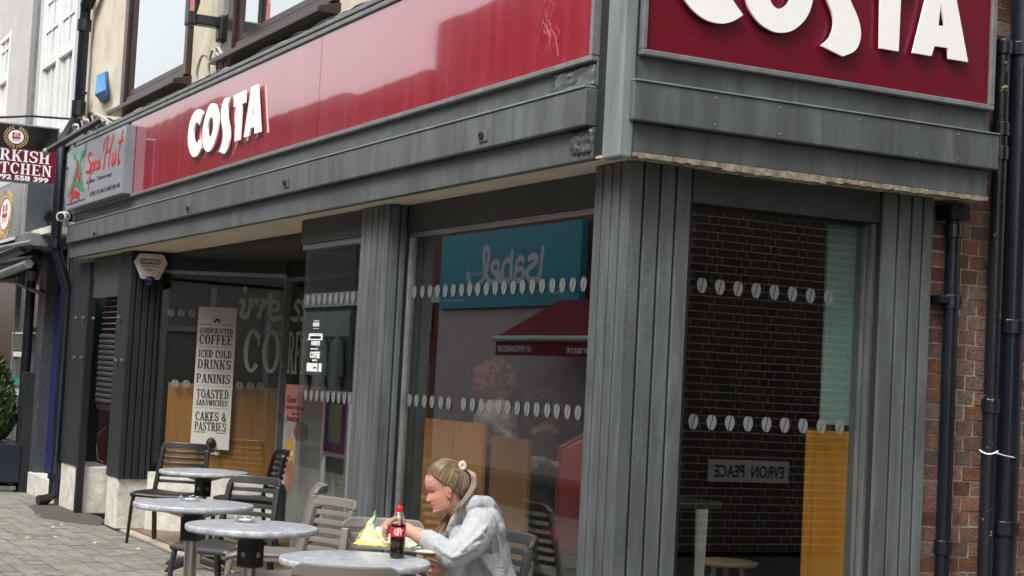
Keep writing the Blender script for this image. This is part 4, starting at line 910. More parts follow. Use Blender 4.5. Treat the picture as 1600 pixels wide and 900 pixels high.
for nm, x0, y0, x1, y1, m_ in (('notice', 20, 519, 42, 522, 'white_paint'), ('notice', 20, 524, 42, 548, 'interior_grey'), ('notice', 19, 549, 42, 558, 'alarm'), ('notice', 15, 590, 42, 604, 'green_print'), ('notice', 14, 606, 40, 619, 'poster'), ('notice', 50, 519, 72, 522, 'white_paint')):
    a = fn(x0, y0); b = fn(x1, y1); MB().box(a[0], b[0], .41, .42, b[1], a[1]).build('notice', M[m_], wh)
# awning arms & canopy over the restaurant
aw = thing('awning', 'folded dark awning with pale edge under the restaurant fascia', 'awning', (-14, 0, 2.7))
for (px0, py0, px1, py1, w, y0, mm) in ((0, 388, 50, 378, .03, -.3, 'alu_dull'), (0, 402, 40, 385, .07, -.25, 'black'), (0, 430, 45, 412, .05, -.2, 'alu_dull'), (0, 412, 55, 405, .05, -.1, 'black'), (25, 442, 62, 458, .025, .1, 'alu_dull')):
    MB().tube([fy(px0-30*(1 if px0 == 0 else 0), py0+(py0-py1)*.6*(1 if px0 == 0 else 0), y0), fy(px1, py1, y0)], w, 8).build('arm', M[mm], aw)
MB().box(fy(50, 390, -.1).x-.2, fy(62, 390, -.1).x, -.25, .2, 2.76, 2.9).build('cassette_end', M['alu_dull'], aw, bevel=.01)
MB().box(-19, fy(48, 395, 0).x-.2, -.1, .2, 2.68, 2.78).build('cassette', M['black'], aw)
# restaurant fascia box
q0 = fy(38, 370, -.15); q1 = fy(62, 370, .05)
fb_ = thing('fascia_box', 'grey restaurant fascia box with wreathed cutlery emblem at left edge', 'shop sign', (-14, -.15, 3))
fzt = fy(36, 290, -.15).z; fzb = fy(36, 372, -.15).z; xe = q0.x
MB().box(-20, xe, -.15, .19, fzb, fzt+.1).build('box', M['sign_side'], fb_, bevel=.01)
MB().box(xe+.002, -11.9, .1, .2, fzb-.05, fzt+.15).build('backing', M['sign_side'], fb_)
MB().box(-20, xe-.05, -.17, -.151, fzb+.04, fzt+.06).build('face', M['sign_grey'], fb_)
MB().box(-20, xe-.01, -.18, -.15, fzb, fzb+.035).box(xe-.045, xe-.012, -.18, -.15, fzb+.035, fzt+.1).build('trim', M['white_paint'], fb_)
def emblem(par, c, U, Nn, r, ry):
    fn = plane_fn(c, U, Nn); mb = MB()
    mb.prism([(r*.62*math.cos(i*math.pi/14), ry*.62*math.sin(i*math.pi/14)) for i in range(28)], fn, 0, .004); mb.build('disc', M['white_print'], par)
    mb = MB()
    for i in range(26):
        a = rad(-70+i*320/25+20+90-90); a = rad(-60+i*300/25)+math.pi*.0
        ca, sa_ = math.cos(a-math.pi/2+math.pi*.8), math.sin(a-math.pi/2+math.pi*.8)
    for s in (-1, 1):
        for i in range(11):
            a = rad(-80+i*15); x, z = s*math.cos(a), math.sin(a); t_ = (-z*s, x*s) if s > 0 else (z, -x)
            for off in (.78, .95):
                cx, cz = r*off*x, ry*off*z; l = .13
                dx, dz = l*r*(-math.sin(a)*s+.5*x*(1 if off > .8 else -1)), l*ry*(math.cos(a)+.5*z*(1 if off > .8 else -1))
                nx, nz = -dz*.35, dx*.35
                mb.prism([(cx-dx, cz-dz), (cx+nx, cz+nz), (cx+dx, cz+dz), (cx-nx, cz-nz)], fn, 0, .005+.0001*i)
    mb.build('laurel', M['gold'], par)
    mb = MB()
    for x in (-.22, 0, .22): mb.prism([(r*(x-.03), -ry*.35), (r*(x+.03), -ry*.35), (r*(x+.03), ry*.38), (r*(x-.03), ry*.38)], fn, .004, .007)
    for x in (-.22, .22): mb.prism([(r*(x-.09), ry*.14), (r*(x+.09), ry*.14), (r*(x+.07), ry*.4), (r*(x-.07), ry*.4)], fn, .004, .008)
    mb.prism([(-r*.32, -ry*.1), (r*.32, -ry*.1), (r*.32, ry*.02), (-r*.32, ry*.02)], fn, .004, .009); mb.build('cutlery', M['red_print'], par)
ec = fy(8, 335, -.172); emblem(fb_, (ec.x, -.171, ec.z), (1, 0, 0), (0, -1, 0), .45, .28)
# projecting illuminated sign
tkx = -11.9
a = fx(94, 200, tkx); b = fx(92, 291, tkx); tl = fx(0, 193, tkx)
ty1, tz1_, tz0_ = a.y, a.z+.0, b.z; ty0 = ty1-1.22
tk = thing('projecting_sign', 'double sided black and maroon hanging restaurant sign with gold laurel emblem', 'sign', (tkx, ty1, tz0_))
MB().box(tkx-.12, tkx-.002, ty0, ty1, tz0_, tz1_).build('case', M['sign_side'], tk, bevel=.012)
zm = fx(90, 238, tkx).z
MB().box(tkx-.01, tkx+.004, ty0+.02, ty1-.02, zm, tz1_-.02).build('black_face', mat('black_sign_face', (.008, .008, .009), .15, bump=0), tk)
MB().box(tkx-.01, tkx+.004, ty0+.02, ty1-.02, tz0_+.02, zm-.004).build('maroon_face', M['maroon_sign'], tk)
ft = plane_fn((tkx+.004, 0, 0), (0, 1, 0), (1, 0, 0)); cyy = (ty0+ty1)/2-.02; W2 = (ty1-ty0)/2
vz = lambda py: fx(60, py, tkx).z
mb = MB(); serif_line(mb, 'TURKISH', fx(-36, 240, tkx).y, fx(79, 240, tkx).y, vz(255.5), vz(237.5), ft, 0, .003); serif_line(mb, 'KITCHEN', fx(-27, 260, tkx).y, fx(81, 260, tkx).y, vz(275), vz(258), ft, 0, .003)
sans_line(mb, '01992 558 399', fx(-24, 280, tkx).y, fx(75.5, 280, tkx).y, vz(285), vz(277), ft, 0, .003, .035); mb.build('lettering', M['white_print'], tk)
ec = fx(25, 214, tkx); emblem(tk, (tkx+.005, ec.y, ec.z), (0, 1, 0), (1, 0, 0), .128, .118)
MB().tube([(tkx-.06, ty1-.02, tz0_+.2), (tkx-.06, .2, tz0_+.2)], .025, 8).tube([(tkx-.06, ty0+.3, tz1_), (tkx-.06, ty1-.3, tz1_+.1), (tkx-.06, .2, tz1_+.12)], .012, 8).build('bracket', M['black'], tk)
# second drainpipe and cover pipes left
yq = .12
t = thing('drainpipe', 'black drainpipe with elbow and grey couplings beside the planter and dark restaurant window', 'drainpipe', tuple(fy(37, 775, yq)))
x2 = fy(45, 500, yq).x; ze = fy(60, 348, yq).z
MB().tube([(fy(84, 346, yq).x, yq, ze+.02), (x2+.2, yq, ze+.02), (x2+.03, yq, ze-.02), (x2, yq, ze-.15), (x2, yq, G)], .055, 12).build('pipe', M['pipe2'], t, smooth=True)
for py in (432, 655, 712): z = fy(42, py, yq).z; MB().tube([(x2, yq, z-.06), (x2, yq, z+.05)], .072, 12).build('coupling', M['alu_dull' if py != 655 else 'black'], t, bevel=.005)
MB().tube([(fy(70, 344, yq).x, yq, ze+.02), (fy(82, 344, yq).x, yq, ze+.02)], .08, 12).build('elbow_cap', M['black'], t, bevel=.01)
MB().box(x2+.12, x2+.42, .05, .2, G, 1.42).build('meter_cover', M['grey_dark'], t, bevel=.006)
MB().box(fy(60, 365, .0).x, fy(92, 352, .0).x, -.1, .2, fy(75, 366, 0).z-.02, fy(75, 366, 0).z+.05).build('ledge', M['plinth'], wh)
# planter with conifer
pc = fy(8, 720, .0)
pl = thing('planter', 'dark blue box planter at left edge with dense green conifer shrubs', 'planter', (pc.x, 0, G))
pxr = fy(28, 720, .05).x+.15
MB().box(pxr-1.6, pxr, -.45, .05, .2, .62).build('trough', mat('navy_planter', (.012, .016, .03), .4), pl, bevel=.01)
MB().box(pxr-1.55, pxr-.02, -.42, .02, .12, .16).box(pxr-.1, pxr-.04, -.4, 0, G, .12).box(pxr-1.5, pxr-1.4, -.4, 0, G, .12).build('stand', M['alu_dull'], pl)
MB().box(pxr-1.55, pxr-.05, -.4, 0, .6, .605).build('soil', M['sand'], pl)
def shrub(px_, lbl, x, y, z0, h, r, n):
    t = thing('conifer_shrub', lbl, 'shrub', (x, y, z0)); mb = MB()
    for i in range(n):
        u = random.random(); a = random.uniform(0, 2*math.pi); rr = r*math.sin(math.pi*(u**.8)*.92+.15)**.7*random.uniform(.65, 1.12); p = Vector((x+rr*math.cos(a), y+rr*math.sin(a), z0+u*h))
        d = Vector((math.cos(a)*.5, math.sin(a)*.5, .9))+Vector((random.uniform(-.4, .4), random.uniform(-.4, .4), random.uniform(-.4, .4))); d.normalize(); s = d.orthogonal().normalized()*random.uniform(.008, .016); l = random.uniform(.035, .075)
        s.rotate(Matrix.Rotation(random.uniform(0, 6), 3, d)); mb.add([p-s, p+s, p+s*.4+d*l, p-s*.4+d*l], [(0, 1, 2, 3)])
    mb.build('foliage', M['leaf'], t); MB().tube([(x, y, z0-.05), (x, y, z0+h*.8)], [.02, .006], 6).build('stem', M['brown'], t)
sxr = fy(25, 620, .05).x+.33
shrub(0, 'lower conifer shrub in the navy planter at left edge, nearest the drainpipe', sxr-.34, -.22, .6, .72, .25, 4800)
shrub(0, 'taller conifer shrub in the navy planter at left edge, further from the drainpipe', sxr-.85, -.2, .6, 1.05, .30, 4800)

# ------------------------------------------------------------------ tables
def table(D, px, py, r, label, ang=.4):
    p = at(px, py, D); x, y = p.x, p.y; z = .73
    zt = p.z-G if abs(p.z-G-.73) < .1 else .73
    t = thing('cafe_table', label, 'table', (0, 0, 0), 'round cafe tables outside the shop')
    prof = [(r-.012, zt-.03), (r-.003, zt-.026), (r, zt-.02), (r, zt-.006), (r-.004, zt-.001), (r-.010, zt)]
    MB().lathe(prof, (0, 0, 0), 56).build('table_top', M['marble'], t, smooth=True)
    MB().lathe([(.05, zt-.075), (.12, zt-.055), (.20, zt-.032), (.20, zt-.0302)], (0, 0, 0), 24).build('underplate', M['chair_black'], t, smooth=True)
    MB().box(-.045, .045, -.045, .045, zt-.19, zt-.05).build('tilt_block', M['chair_black'], t, bevel=.008)
    MB().tube([(-.048, 0, zt-.13), (.048, 0, zt-.13)], .014, 10).tube([(0, -.048, zt-.13), (0, .048, zt-.13)], .014, 10).build('bolt', M['steel'], t)
    MB().lathe([(.032, .05), (.032, zt-.18)], (0, 0, 0), 20).build('column', M['steel'], t, smooth=True)
    for k in range(4):
        a = k*math.pi/2; c, s = math.cos(a), math.sin(a)
        MB().tube([(.03*c, .03*s, .075), (.16*c, .16*s, .06), (.30*c, .30*s, .025), (.33*c, .33*s, .012)], [(.014, .03), (.013, .028), (.010, .022), (.008, .012)], 8).build('foot', M['chair_dark'], t, smooth=True)
    t.location = (x, y, G); t.rotation_euler = (0, 0, ang); t['z'] = zt; del t['z']
    return Vector((x, y, G+zt))
T4 = table(6.6, 555, 873, .302, 'round marble table nearest the camera, carrying cola bottle and food wrapper', .2)
T3 = table(7.55, 394, 821, .302, 'round marble table with ashtray in front of the light taupe chair, second nearest', .5)
T2 = table(8.38, 303, 786, .302, 'round marble table with ashtray left of the charcoal chair, third from the camera', .9)
T1 = table(12.25, 320, 712, .325, 'farthest round marble table, beside the dark ribbed pillar and menu poster', .5)
def ashtray(px, py, T, label):
    d = ray(px, py); p = CAMP+d*((T.z-CAMP.z)/d.z)
    t = thing('ashtray', label, 'ashtray', tuple(p), 'glass ashtrays on the tables')
    o = MB().lathe([(.040, 0), (.052, .003), (.055, .024), (.048, .025), (.044, .010), (.001, .008)], p, 20).build('bowl', M['glass_obj'], t, smooth=True)
    MB().lathe([(.001, .011), (.03, .011), (.03, .014), (.001, .0142)], p, 12).build('ash', M['white_print'], t)
    for k in range(3): a = k*2.1+.4; MB().obox(p+Vector((.044*math.cos(a), .044*math.sin(a), .024)), (math.cos(a), math.sin(a), 0), (-math.sin(a), math.cos(a), 0), (0, 0, 1), .010, .008, .003).build('rest_notch', M['white_print'], t)
ashtray(335, 711, T1, 'glass ashtray on the farthest table, in front of the menu poster')
ashtray(297, 783, T2, 'glass ashtray on the third nearest table, left of the charcoal chair')
ashtray(383, 816, T3, 'glass ashtray on the table in front of the light taupe chair')

# ------------------------------------------------------------------ chairs
RV = Vector((.457, .889, 0)); CV = Vector((.889, -.457, 0))
def chair(px, py, D, phi, label, mk, width=.44, H=.835, slats=6):
    p = at(px, py, D); F = CV*math.cos(rad(phi))+RV*math.sin(rad(phi)); c = Vector((p.x, p.y, 0))+F*.25
    m = M[mk]; w = width/2
    t = thing('cafe_chair', label, 'chair', (0, 0, 0), 'slatted resin cafe chairs')
    # local: forward = +Y, backrest at y = -.25, tilt back
    def bk(u, z, off=0):   # point on backrest surface: u in -1..1
        h = (z-.42)/(H-.42); ww = w*(1-.10*h) ; return Vector((u*ww, -.19-.085*h-.045*(1-u*u)+.02*abs(u)**3+off, z))
    n = 12
    def bar(u0, u1, z0, z1, th, name, par):
        mb = MB(); V = []
        for i in range(n+1):
            u = u0+(u1-u0)*i/n
            for z, o in ((z0, 0), (z1, 0), (z1, th), (z0, th)): V.append(bk(u, z, o-th/2))
        Fc = [(0, 1, 2, 3), (4*n+3, 4*n+2, 4*n+1, 4*n)]+[(4*i+k, 4*(i+1)+k, 4*(i+1)+(k+1) % 4, 4*i+(k+1) % 4) for i in range(n) for k in range(4)]
        mb.add(V, Fc); return mb.build(name, m, par, bevel=.004, recalc=True)
    # top rail with rounded corners
    mb = MB(); V = []; nn = 20
    for i in range(nn+1):
        u = -1+2*i/nn; drop = .035*max(0, (abs(u)-.8)/.2)**2.2
        for z, o in ((H-.05, -.012), (H-drop, -.010), (H-drop, .010), (H-.05, .012)): V.append(bk(u, z, o))
    mb.add(V, [(0, 1, 2, 3), (4*nn+3, 4*nn+2, 4*nn+1, 4*nn)]+[(4*i+k, 4*(i+1)+k, 4*(i+1)+(k+1) % 4, 4*i+(k+1) % 4) for i in range(nn) for k in range(4)])
    mb.build('top_rail', m, t, bevel=.006, recalc=True)
    zz = H-.05; step = (H-.05-.49)/slats
    for k in range(slats): bar(-.9, .9, zz-step*(k+1), zz-step*(k+1)+step*.56, .014, 'slat', t)
    for s in (-1, 1):
        mb = MB(); V = []; zs = [H-.05, .7, .55, .45, .38, .2, 0]
        for z in zs:
            if z >= .42: a = bk(s, z); b = bk(s*.84, z)
            else: k = (.42-z)/.42; a = bk(s, .42)+Vector((0, -.05*k, z-.42)); b = a+Vector((-s*.036, 0, 0))
            b = Vector((a.x-s*.036, a.y-.0, a.z))
            for q, o in ((a, -.016), (b, -.016), (b, .016), (a, .016)): V.append(q+Vector((0, o, 0)))
        L = len(zs)-1; mb.add(V, [(0, 1, 2, 3), (4*L+3, 4*L+2, 4*L+1, 4*L)]+[(4*i+k, 4*(i+1)+k, 4*(i+1)+(k+1) % 4, 4*i+(k+1) % 4) for i in range(L) for k in range(4)])
        mb.build('rear_leg', m, t, bevel=.006, recalc=True)
        MB().tube([(s*(w-.02), .215, .415), (s*(w-.012), .235, .3), (s*(w-.0), .255, 0)], [(.02, .017), (.018, .015), (.014, .012)], 8).build('front_leg', m, t, smooth=True)
        MB().box(s*(w-.035), s*(w-.005), -.2, .22, .385, .415).build('side_rail', m, t, bevel=.006)
    mb = MB(); V = []; nx, ny = 8, 8
    for i in range(nx+1):
        for j in range(ny+1):
            u = -1+2*i/nx; v = j/ny; z = .435-.014*(1-u*u)*(1-v*.6)-.02*max(0, (v-.8)/.2)**2; V.append((u*w*(1-.04*(1-v)), -.2+.45*v, z))
    mb.add(V, [(i*(ny+1)+j, (i+1)*(ny+1)+j, (i+1)*(ny+1)+j+1, i*(ny+1)+j+1) for i in range(nx) for j in range(ny)])
    st = mb.build('seat', m, t, smooth=True); so_ = st.modifiers.new('thickness', 'SOLIDIFY'); so_.thickness = .022; so_.offset = -1
    t.location = (c.x, c.y, G); t.rotation_euler = (0, 0, math.atan2(F.y, F.x)-math.pi/2)
    return t
chair(291, 689, 14.2, -14, 'black slatted chair behind the farthest table, against the recessed window', 'chair_black', .49)
chair(399, 747, 10.3, -30, 'charcoal slatted chair facing the street behind the third nearest table', 'chair_dark', .45)
chair(438, 702, 13.9, -68, 'black slatted chair seen side-on near the pink poster', 'chair_black', .44)
chair(522, 786, 8.85, -52, 'light taupe slatted chair turned towards the street, left of the window pillar foot', 'chair_taupe', .46)
chair(492, 762, 9.9, -82, 'light taupe chair seen edge-on with curled top rail, behind the turned taupe chair', 'chair_taupe', .42)
chair(600, 812, 7.75, -4, 'taupe slatted chair on the far side of the food table, behind the cola bottle', 'chair_taupe', .43)
chair(541, 887, 5.85, 180, 'taupe chair in the near foreground with only its top rail in view', 'chair_taupe', .43)
chair(806, 840, 7.35, -70, 'charcoal slatted chair on which the young woman sits', 'chair_dark', .44)

# ------------------------------------------------------------------ things on the food table
zt = T4.z
def ont(px, py): d = ray(px, py); return CAMP+d*((zt-CAMP.z)/d.z)
b = ont(620, 872)
bt = thing('cola_bottle', 'small cola bottle with red cap and red label standing on nearest table', 'bottle', tuple(b))
pr = [(.022, 0), (.029, .004), (.031, .012), (.030, .03), (.028, .045), (.030, .058), (.031, .07), (.031, .135)]
MB().lathe(pr, b, 24).build('cola', mat('cola_dark', (.012, .005, .004), .08, bump=0, coat=.5), bt, smooth=True)
MB().lathe([(.0315, .135), (.030, .148), (.024, .168), (.015, .186), (.0125, .192), (.0125, .198)], b, 24).build('neck', M['glass_obj'], bt, smooth=True)
MB().lathe([(.0318, .088), (.0318, .126)], b, 24).build('label', mat('cola_red', (.60, .01, .02), .35, bump=0), bt, smooth=True)
MB().lathe([(.014, .192), (.0145, .194), (.0145, .208), (.012, .211)], b, 20).build('cap', bpy.data.materials['cola_red'], bt, smooth=True)
MB().lathe([(.0155, .188), (.0155, .191)], b, 16).build('collar', bpy.data.materials['cola_red'], bt)
mb = MB(); cvw = (CAMP-b); cvw.z = 0; cvw.normalize(); rvw = Vector((-cvw.y, cvw.x, 0))
def bl(u, v, n): a = u/.032; return b+cvw*(.0325+n)*math.cos(a)+rvw*(.0325+n)*math.sin(a)+Vector((0, 0, v))
for st in ([(-.012, .120), (-.015, .108), (-.010, .096), (-.005, .100)], [(-.004, .122), (-.004, .094)], [(.002, .094), (.001, .120), (.008, .121), (.008, .110), (.002, .108)], [(.012, .094), (.012, .112), (.020, .115)]):
    stroke(mb, smooth_pts(st, 3), .004, bl, .0006)
mb.build('label_lettering', mat('label_cream', (.8, .7, .6), .5, bump=0), bt)
# food wrapper: crumpled paper with a tall peak on the left
fw = thing('food_wrapper', 'crumpled yellow, white and green paper food wrapper spread on nearest table', 'wrapper', tuple(ont(600, 850)))
me = MB(); nu, nv = 34, 26; VC = []
c0 = ont(613, 853); ax = Vector((RV.x, RV.y, 0)); ay = -Vector((CV.x, CV.y, 0))
rs = random.Random(3)
def wn_(x, y, s): return math.sin(x*s+1.3)*math.cos(y*s*1.3+.7)+.5*math.sin(x*s*2.3+y*s*1.7+2)
V = []
for i in range(nu+1):
    for j in range(nv+1):
        u = i/nu; v = j/nv; X = -.155+.30*u; Y = -.09+.20*v
        edge = min(u, 1-u, v*1.0, 1-v)
        z = .012+(.013*abs(wn_(X, Y, 55))+.008*abs(wn_(Y, X, 120)))+.016*math.exp(-((X-.0)/.07)**2-((Y-.03)/.05)**2)
        z += .045*math.exp(-((X+.10)/.030)**2)*math.exp(-((Y-.02)/.05)**2)
        z += .05*math.exp(-((X+.05)/.035)**2-((Y-.05)/.04)**2)
        z *= min(1, edge*7+.10)**.6
        X2 = X+.012*math.sin(Y*60)+.045*(z/.13)*math.exp(-((X+.1)/.05)**2)*0; Y2 = Y+.010*math.sin(X*50+1)
        V.append(c0+ax*X2+ay*Y2+Vector((0, 0, max(z, .002))))
        t_ = wn_(X*1.2, Y, 33); cA = (.50, .50, .44) if t_ > -.2 else ((.52, .49, .24) if t_ > -.9 else (.66, .72, .30))
        if X < -.09: cA = (.45, .60, .42) if z > .07 else ((.62, .60, .30) if t_ < .3 else (.64, .66, .56))
        if edge < .09: cA = (.50, .46, .13) if (X < .05) else (.40, .62, .36)
        VC.append(cA)
me.add(V, [(i*(nv+1)+j, (i+1)*(nv+1)+j, (i+1)*(nv+1)+j+1, i*(nv+1)+j+1) for i in range(nu) for j in range(nv)])
wr = me.build('paper', vcol('wrapper_paper', .55), fw)
ca = wr.data.color_attributes.new('Col', 'FLOAT_COLOR', 'POINT')
for i, c_ in enumerate(VC): ca.data[i].color = (*c_, 1)
sf = wr.modifiers.new('thickness', 'SOLIDIFY'); sf.thickness = .0008
fl = MB(); V = []; FC = []; m1 = 12; m2 = 6     # the corner of the sheet standing up in a peak
for i in range(m1+1):
    for j in range(m2+1):
        u = i/m1; v = j/m2; w_ = .058*(1-u)**1.15+.002; X = -.135+.045*u*1.2+(v-.35)*w_*1.5; Z = .018+.128*u*(1-.28*abs(v-.3)*(1-u)); Yq = .02+.018*math.sin(v*5+u*2)+.01*u
        V.append(c0+ax*(X+.004*math.sin(u*18))+ay*Yq+Vector((0, 0, Z))); FC.append((.36, .60, .42) if u > .62 or v > .8 else ((.62, .60, .25) if (v < .25 or u < .25) else (.66, .68, .58)))
fl.add(V, [(i*(m2+1)+j, (i+1)*(m2+1)+j, (i+1)*(m2+1)+j+1, i*(m2+1)+j+1) for i in range(m1) for j in range(m2)])
fo = fl.build('raised_corner', bpy.data.materials['wrapper_paper'], fw); ca = fo.data.color_attributes.new('Col', 'FLOAT_COLOR', 'POINT')
for i, c_ in enumerate(FC): ca.data[i].color = (*c_, 1)
sf = fo.modifiers.new('thickness', 'SOLIDIFY'); sf.thickness = .0008
# glasses case and sunglasses
q = ont(668, 868)
gc = thing('glasses_case', 'cream and brown oval glasses case at the right rim of nearest table', 'case', tuple(q))
MB().ell(q+Vector((0, 0, .009)), .060, .028, .009, RV, CV).build('base', mat('case_brown', (.08, .05, .03), .5), gc, smooth=True)
MB().ell(q+Vector((0, 0, .014)), .055, .024, .010, RV, CV).build('top', mat('case_cream', (.55, .50, .42), .5), gc, smooth=True)
q = ont(676, 863)+Vector((0, 0, .03))
sgl = thing('sunglasses', 'dark folded sunglasses lying behind the glasses case', 'sunglasses', tuple(q))
for s in (-1, 1): MB().ell(q+RV*(s*.026+.012), .022, .003, .014, RV, CV).build('lens', mat('dark_lens', (.02, .02, .025), .1, coat=.5, bump=0), sgl, smooth=True)
MB().tube([q+RV*-.035, q+RV*-.06+Vector((0, 0, -.006)), q+RV*-.09+CV*.02+Vector((0, 0, -.014))], .0022, 6).tube([q+RV*.05, q+RV*.0+CV*-.02+Vector((0, 0, -.003)), q+RV*-.07+CV*-.01+Vector((0, 0, -.006))], .0022, 6).build('temple', M['black'], sgl)

# ------------------------------------------------------------------ the young woman
skin = vcol('skin', .5, spec=.35)
hairm = vcol('hair', .42, spec=.5)
hoodm = mat('heather_grey_jersey', (.40, .42, .435), .95, var=.12, scale=60, bump=.5, bscale=300, spec=.15)
jeans = mat('black_trousers', (.02, .02, .022), .9, var=.2, scale=40)
def face_shape(HC, Fv, Uv, Lv, sc, grow=0., nz=46, na=56):
    """lofted head: origin at ear axis foot, z from chin 0 to crown .225"""
    zt_ = [0, .008, .02, .032, .042, .048, .055, .065, .074, .09, .11, .125, .145, .165, .185, .2, .212, .221, .225]
    xf = [.070, .083, .088, .082, .087, .084, .0895, .086, .088, .086, .082, .089, .091, .088, .077, .062, .044, .022, .002]
    xb = [.02, .0, -.018, -.035, -.050, -.056, -.063, -.072, -.079, -.088, -.096, -.1, -.102, -.099, -.088, -.073, -.052, -.027, -.002]
    wd_ = [.022, .032, .044, .052, .056, .058, .060, .063, .065, .068, .071, .073, .0755, .0735, .066, .055, .041, .022, .002]
    f = lambda z, A: float(np.interp(z, zt_, A))
    P = []
    for i in range(nz+1):
        z = .225*(.5-.5*math.cos(math.pi*i/nz)) if False else .225*i/nz
        a, b_, w = f(z, xf), f(z, xb), f(z, wd_)
        cx = b_*.45; 
        for k in range(na):
            t = 2*math.pi*k/na; c, s = math.cos(t), math.sin(t)
            if c > 0: x = cx+(a-cx)*c**.9 if c > 0 else cx; yy = w*s*(1-.10*c*c)
            else: x = cx+(cx-b_)*c; yy = w*s
            if c > 0:
                # nose, sockets, cheeks
                nose = np.interp(z, [.062, .068, .076, .09, .112, .122], [0, .008, .0185, .011, .001, 0])
                x += nose*math.exp(-(yy/(.0105+.006*math.exp(-((z-.073)/.01)**2)))**2)
                sock = .0065*math.exp(-((abs(yy)-.030)/.016)**2-((z-.108)/.011)**2); x -= sock
                x += .004*math.exp(-((abs(yy)-.038)/.016)**2-((z-.080)/.016)**2)
                x += .003*math.exp(-((abs(yy)-.028)/.02)**2-((z-.124)/.007)**2)
            P.append((x, yy, z))
    V = [HC+(Fv*p[0]+Lv*p[1]+Uv*(p[2]-.105))*sc for p in P]
    F_ = [(i*na+k, i*na+(k+1) % na, (i+1)*na+(k+1) % na, (i+1)*na+k) for i in range(nz) for k in range(na)]
    F_ += [tuple(range(na-1, -1, -1)), tuple(nz*na+k for k in range(na))]
    return V, F_
HCN = at(698, 764, 7.10)                    # ear centre
inw = -CV                                   # away from camera
Fh = (-RV*.955-Vector((0, 0, 1))*.30+CV*.06).normalized(); Lh = (CV-Fh*CV.dot(Fh)).normalized(); Uh = Fh.cross(Lh).normalized()
if Uh.z < 0: Uh = -Uh
hsz = .95
def hp(x, y, z): return HCN+(Fh*x+Lh*y+Uh*(z-.105))*hsz
person = thing('person', 'young woman in pale grey hoodie with tied hair, eating at nearest table', 'person', (at(770, 900, 7.15).x, at(770, 900, 7.15).y, G))
B = MB(); V, F_ = face_shape(HCN, Fh, Uh, Lh, hsz); B.add(V, F_)
S_ = at
B.chain([S_(728, 815, 7.14), S_(719, 795, 7.12), hp(-.02, 0, .05)], [.062, .054, .054], 18)
B.ell(hp(-.003, .0745, .098), .017, .006, .030, Fh, Lh, Uh, 12, 8)       # near ear
B.ell(hp(-.010, .079, .104), .012, .006, .020, Fh, Lh, Uh, 12, 8)
B.ell(hp(-.003, -.0745, .098), .017, .006, .030, Fh, Lh, Uh, 12, 8)
# near arm: bare forearm and a hand closed round the food, just behind the bottle
el, wr_, pal = S_(708, 868, 6.86), S_(643, 831, 6.93), S_(623, 823, 6.97)
B.chain([el, S_(676, 848, 6.90), S_(661, 840, 6.91), wr_], [.046, .040, .036, .0265], 16)
B.chain([wr_, S_(633, 826, 6.95), pal], [.0265, .028, .032], 14)
for k, (dx, dy, dD, l) in enumerate(((-2, -9, .0, 1.0), (-5, -4, .03, 1.08), (-6, 2, .05, 1.02), (-5, 8, .05, .85))):
    b0 = S_(620+dx*.5, 822+dy*.8, 6.99+dD*.6); b1 = S_(609+dx*l*.6, 821+dy+2, 7.02+dD); b2 = S_(602+dx*.5, 828+dy, 7.0+dD); b3 = S_(604, 835+dy, 6.97+dD)
    B.chain([b0, b1, b2, b3], [.0105, .0098, .0088, .0075], 10)
B.chain([S_(631, 816, 6.95), S_(623, 809, 6.92), S_(614, 812, 6.92), S_(607, 820, 6.93)], [.014, .012, .0105, .009], 10)
# far arm: hand low in front of her under the table rim, holding a phone
el2, wr2 = S_(712, 895, 7.28), S_(690, 889, 6.98)
B.chain([el2, wr2, S_(677, 888, 6.93)], [.042, .026, .03], 14)
for k in range(4):
    o = k*.016; B.chain([S_(672, 886+k*2, 6.92-o), S_(662, 884+k*2.2, 6.91-o), S_(655, 888+k*2, 6.92-o), S_(659, 893+k*1.2, 6.93-o)], [.0105, .0095, .0088, .0075], 10)
B.chain([S_(680, 882, 6.90), S_(672, 878, 6.88), S_(664, 880, 6.88)], [.013, .011, .009], 10)
# trunk and legs inside the clothes so the body is one piece
hipc = S_(775, 955, 7.15)
B.chain([S_(728, 815, 7.14), S_(742, 850, 7.15), hipc], [.06, .09, .10], 18)
B.chain([S_(744, 822, 7.02), el], [.045, .04], 12); B.chain([S_(738, 822, 7.28), el2], [.045, .04], 12)
for dD in (-.1, .1):
    hj = S_(765, 965, 7.15+dD); kn = hj-RV*.42+CV*(-dD*.2); kn.z = hj.z+.02; ft_ = kn+RV*.05; ft_.z = G+.08
    B.chain([hj, kn, ft_], [.075, .055, .035], 14); B.chain([ft_+Vector((0, 0, -.04)), ft_-RV*.16+Vector((0, 0, -.05))], [.032, .024], 10)
bo = B.build('body', skin, person, smooth=True)
rm = bo.modifiers.new('remesh', 'REMESH'); rm.mode = 'VOXEL'; rm.voxel_size = .0021; rm.use_smooth_shade = True
sm = bo.modifiers.new('smooth', 'SMOOTH'); sm.iterations = 3; sm.factor = .5
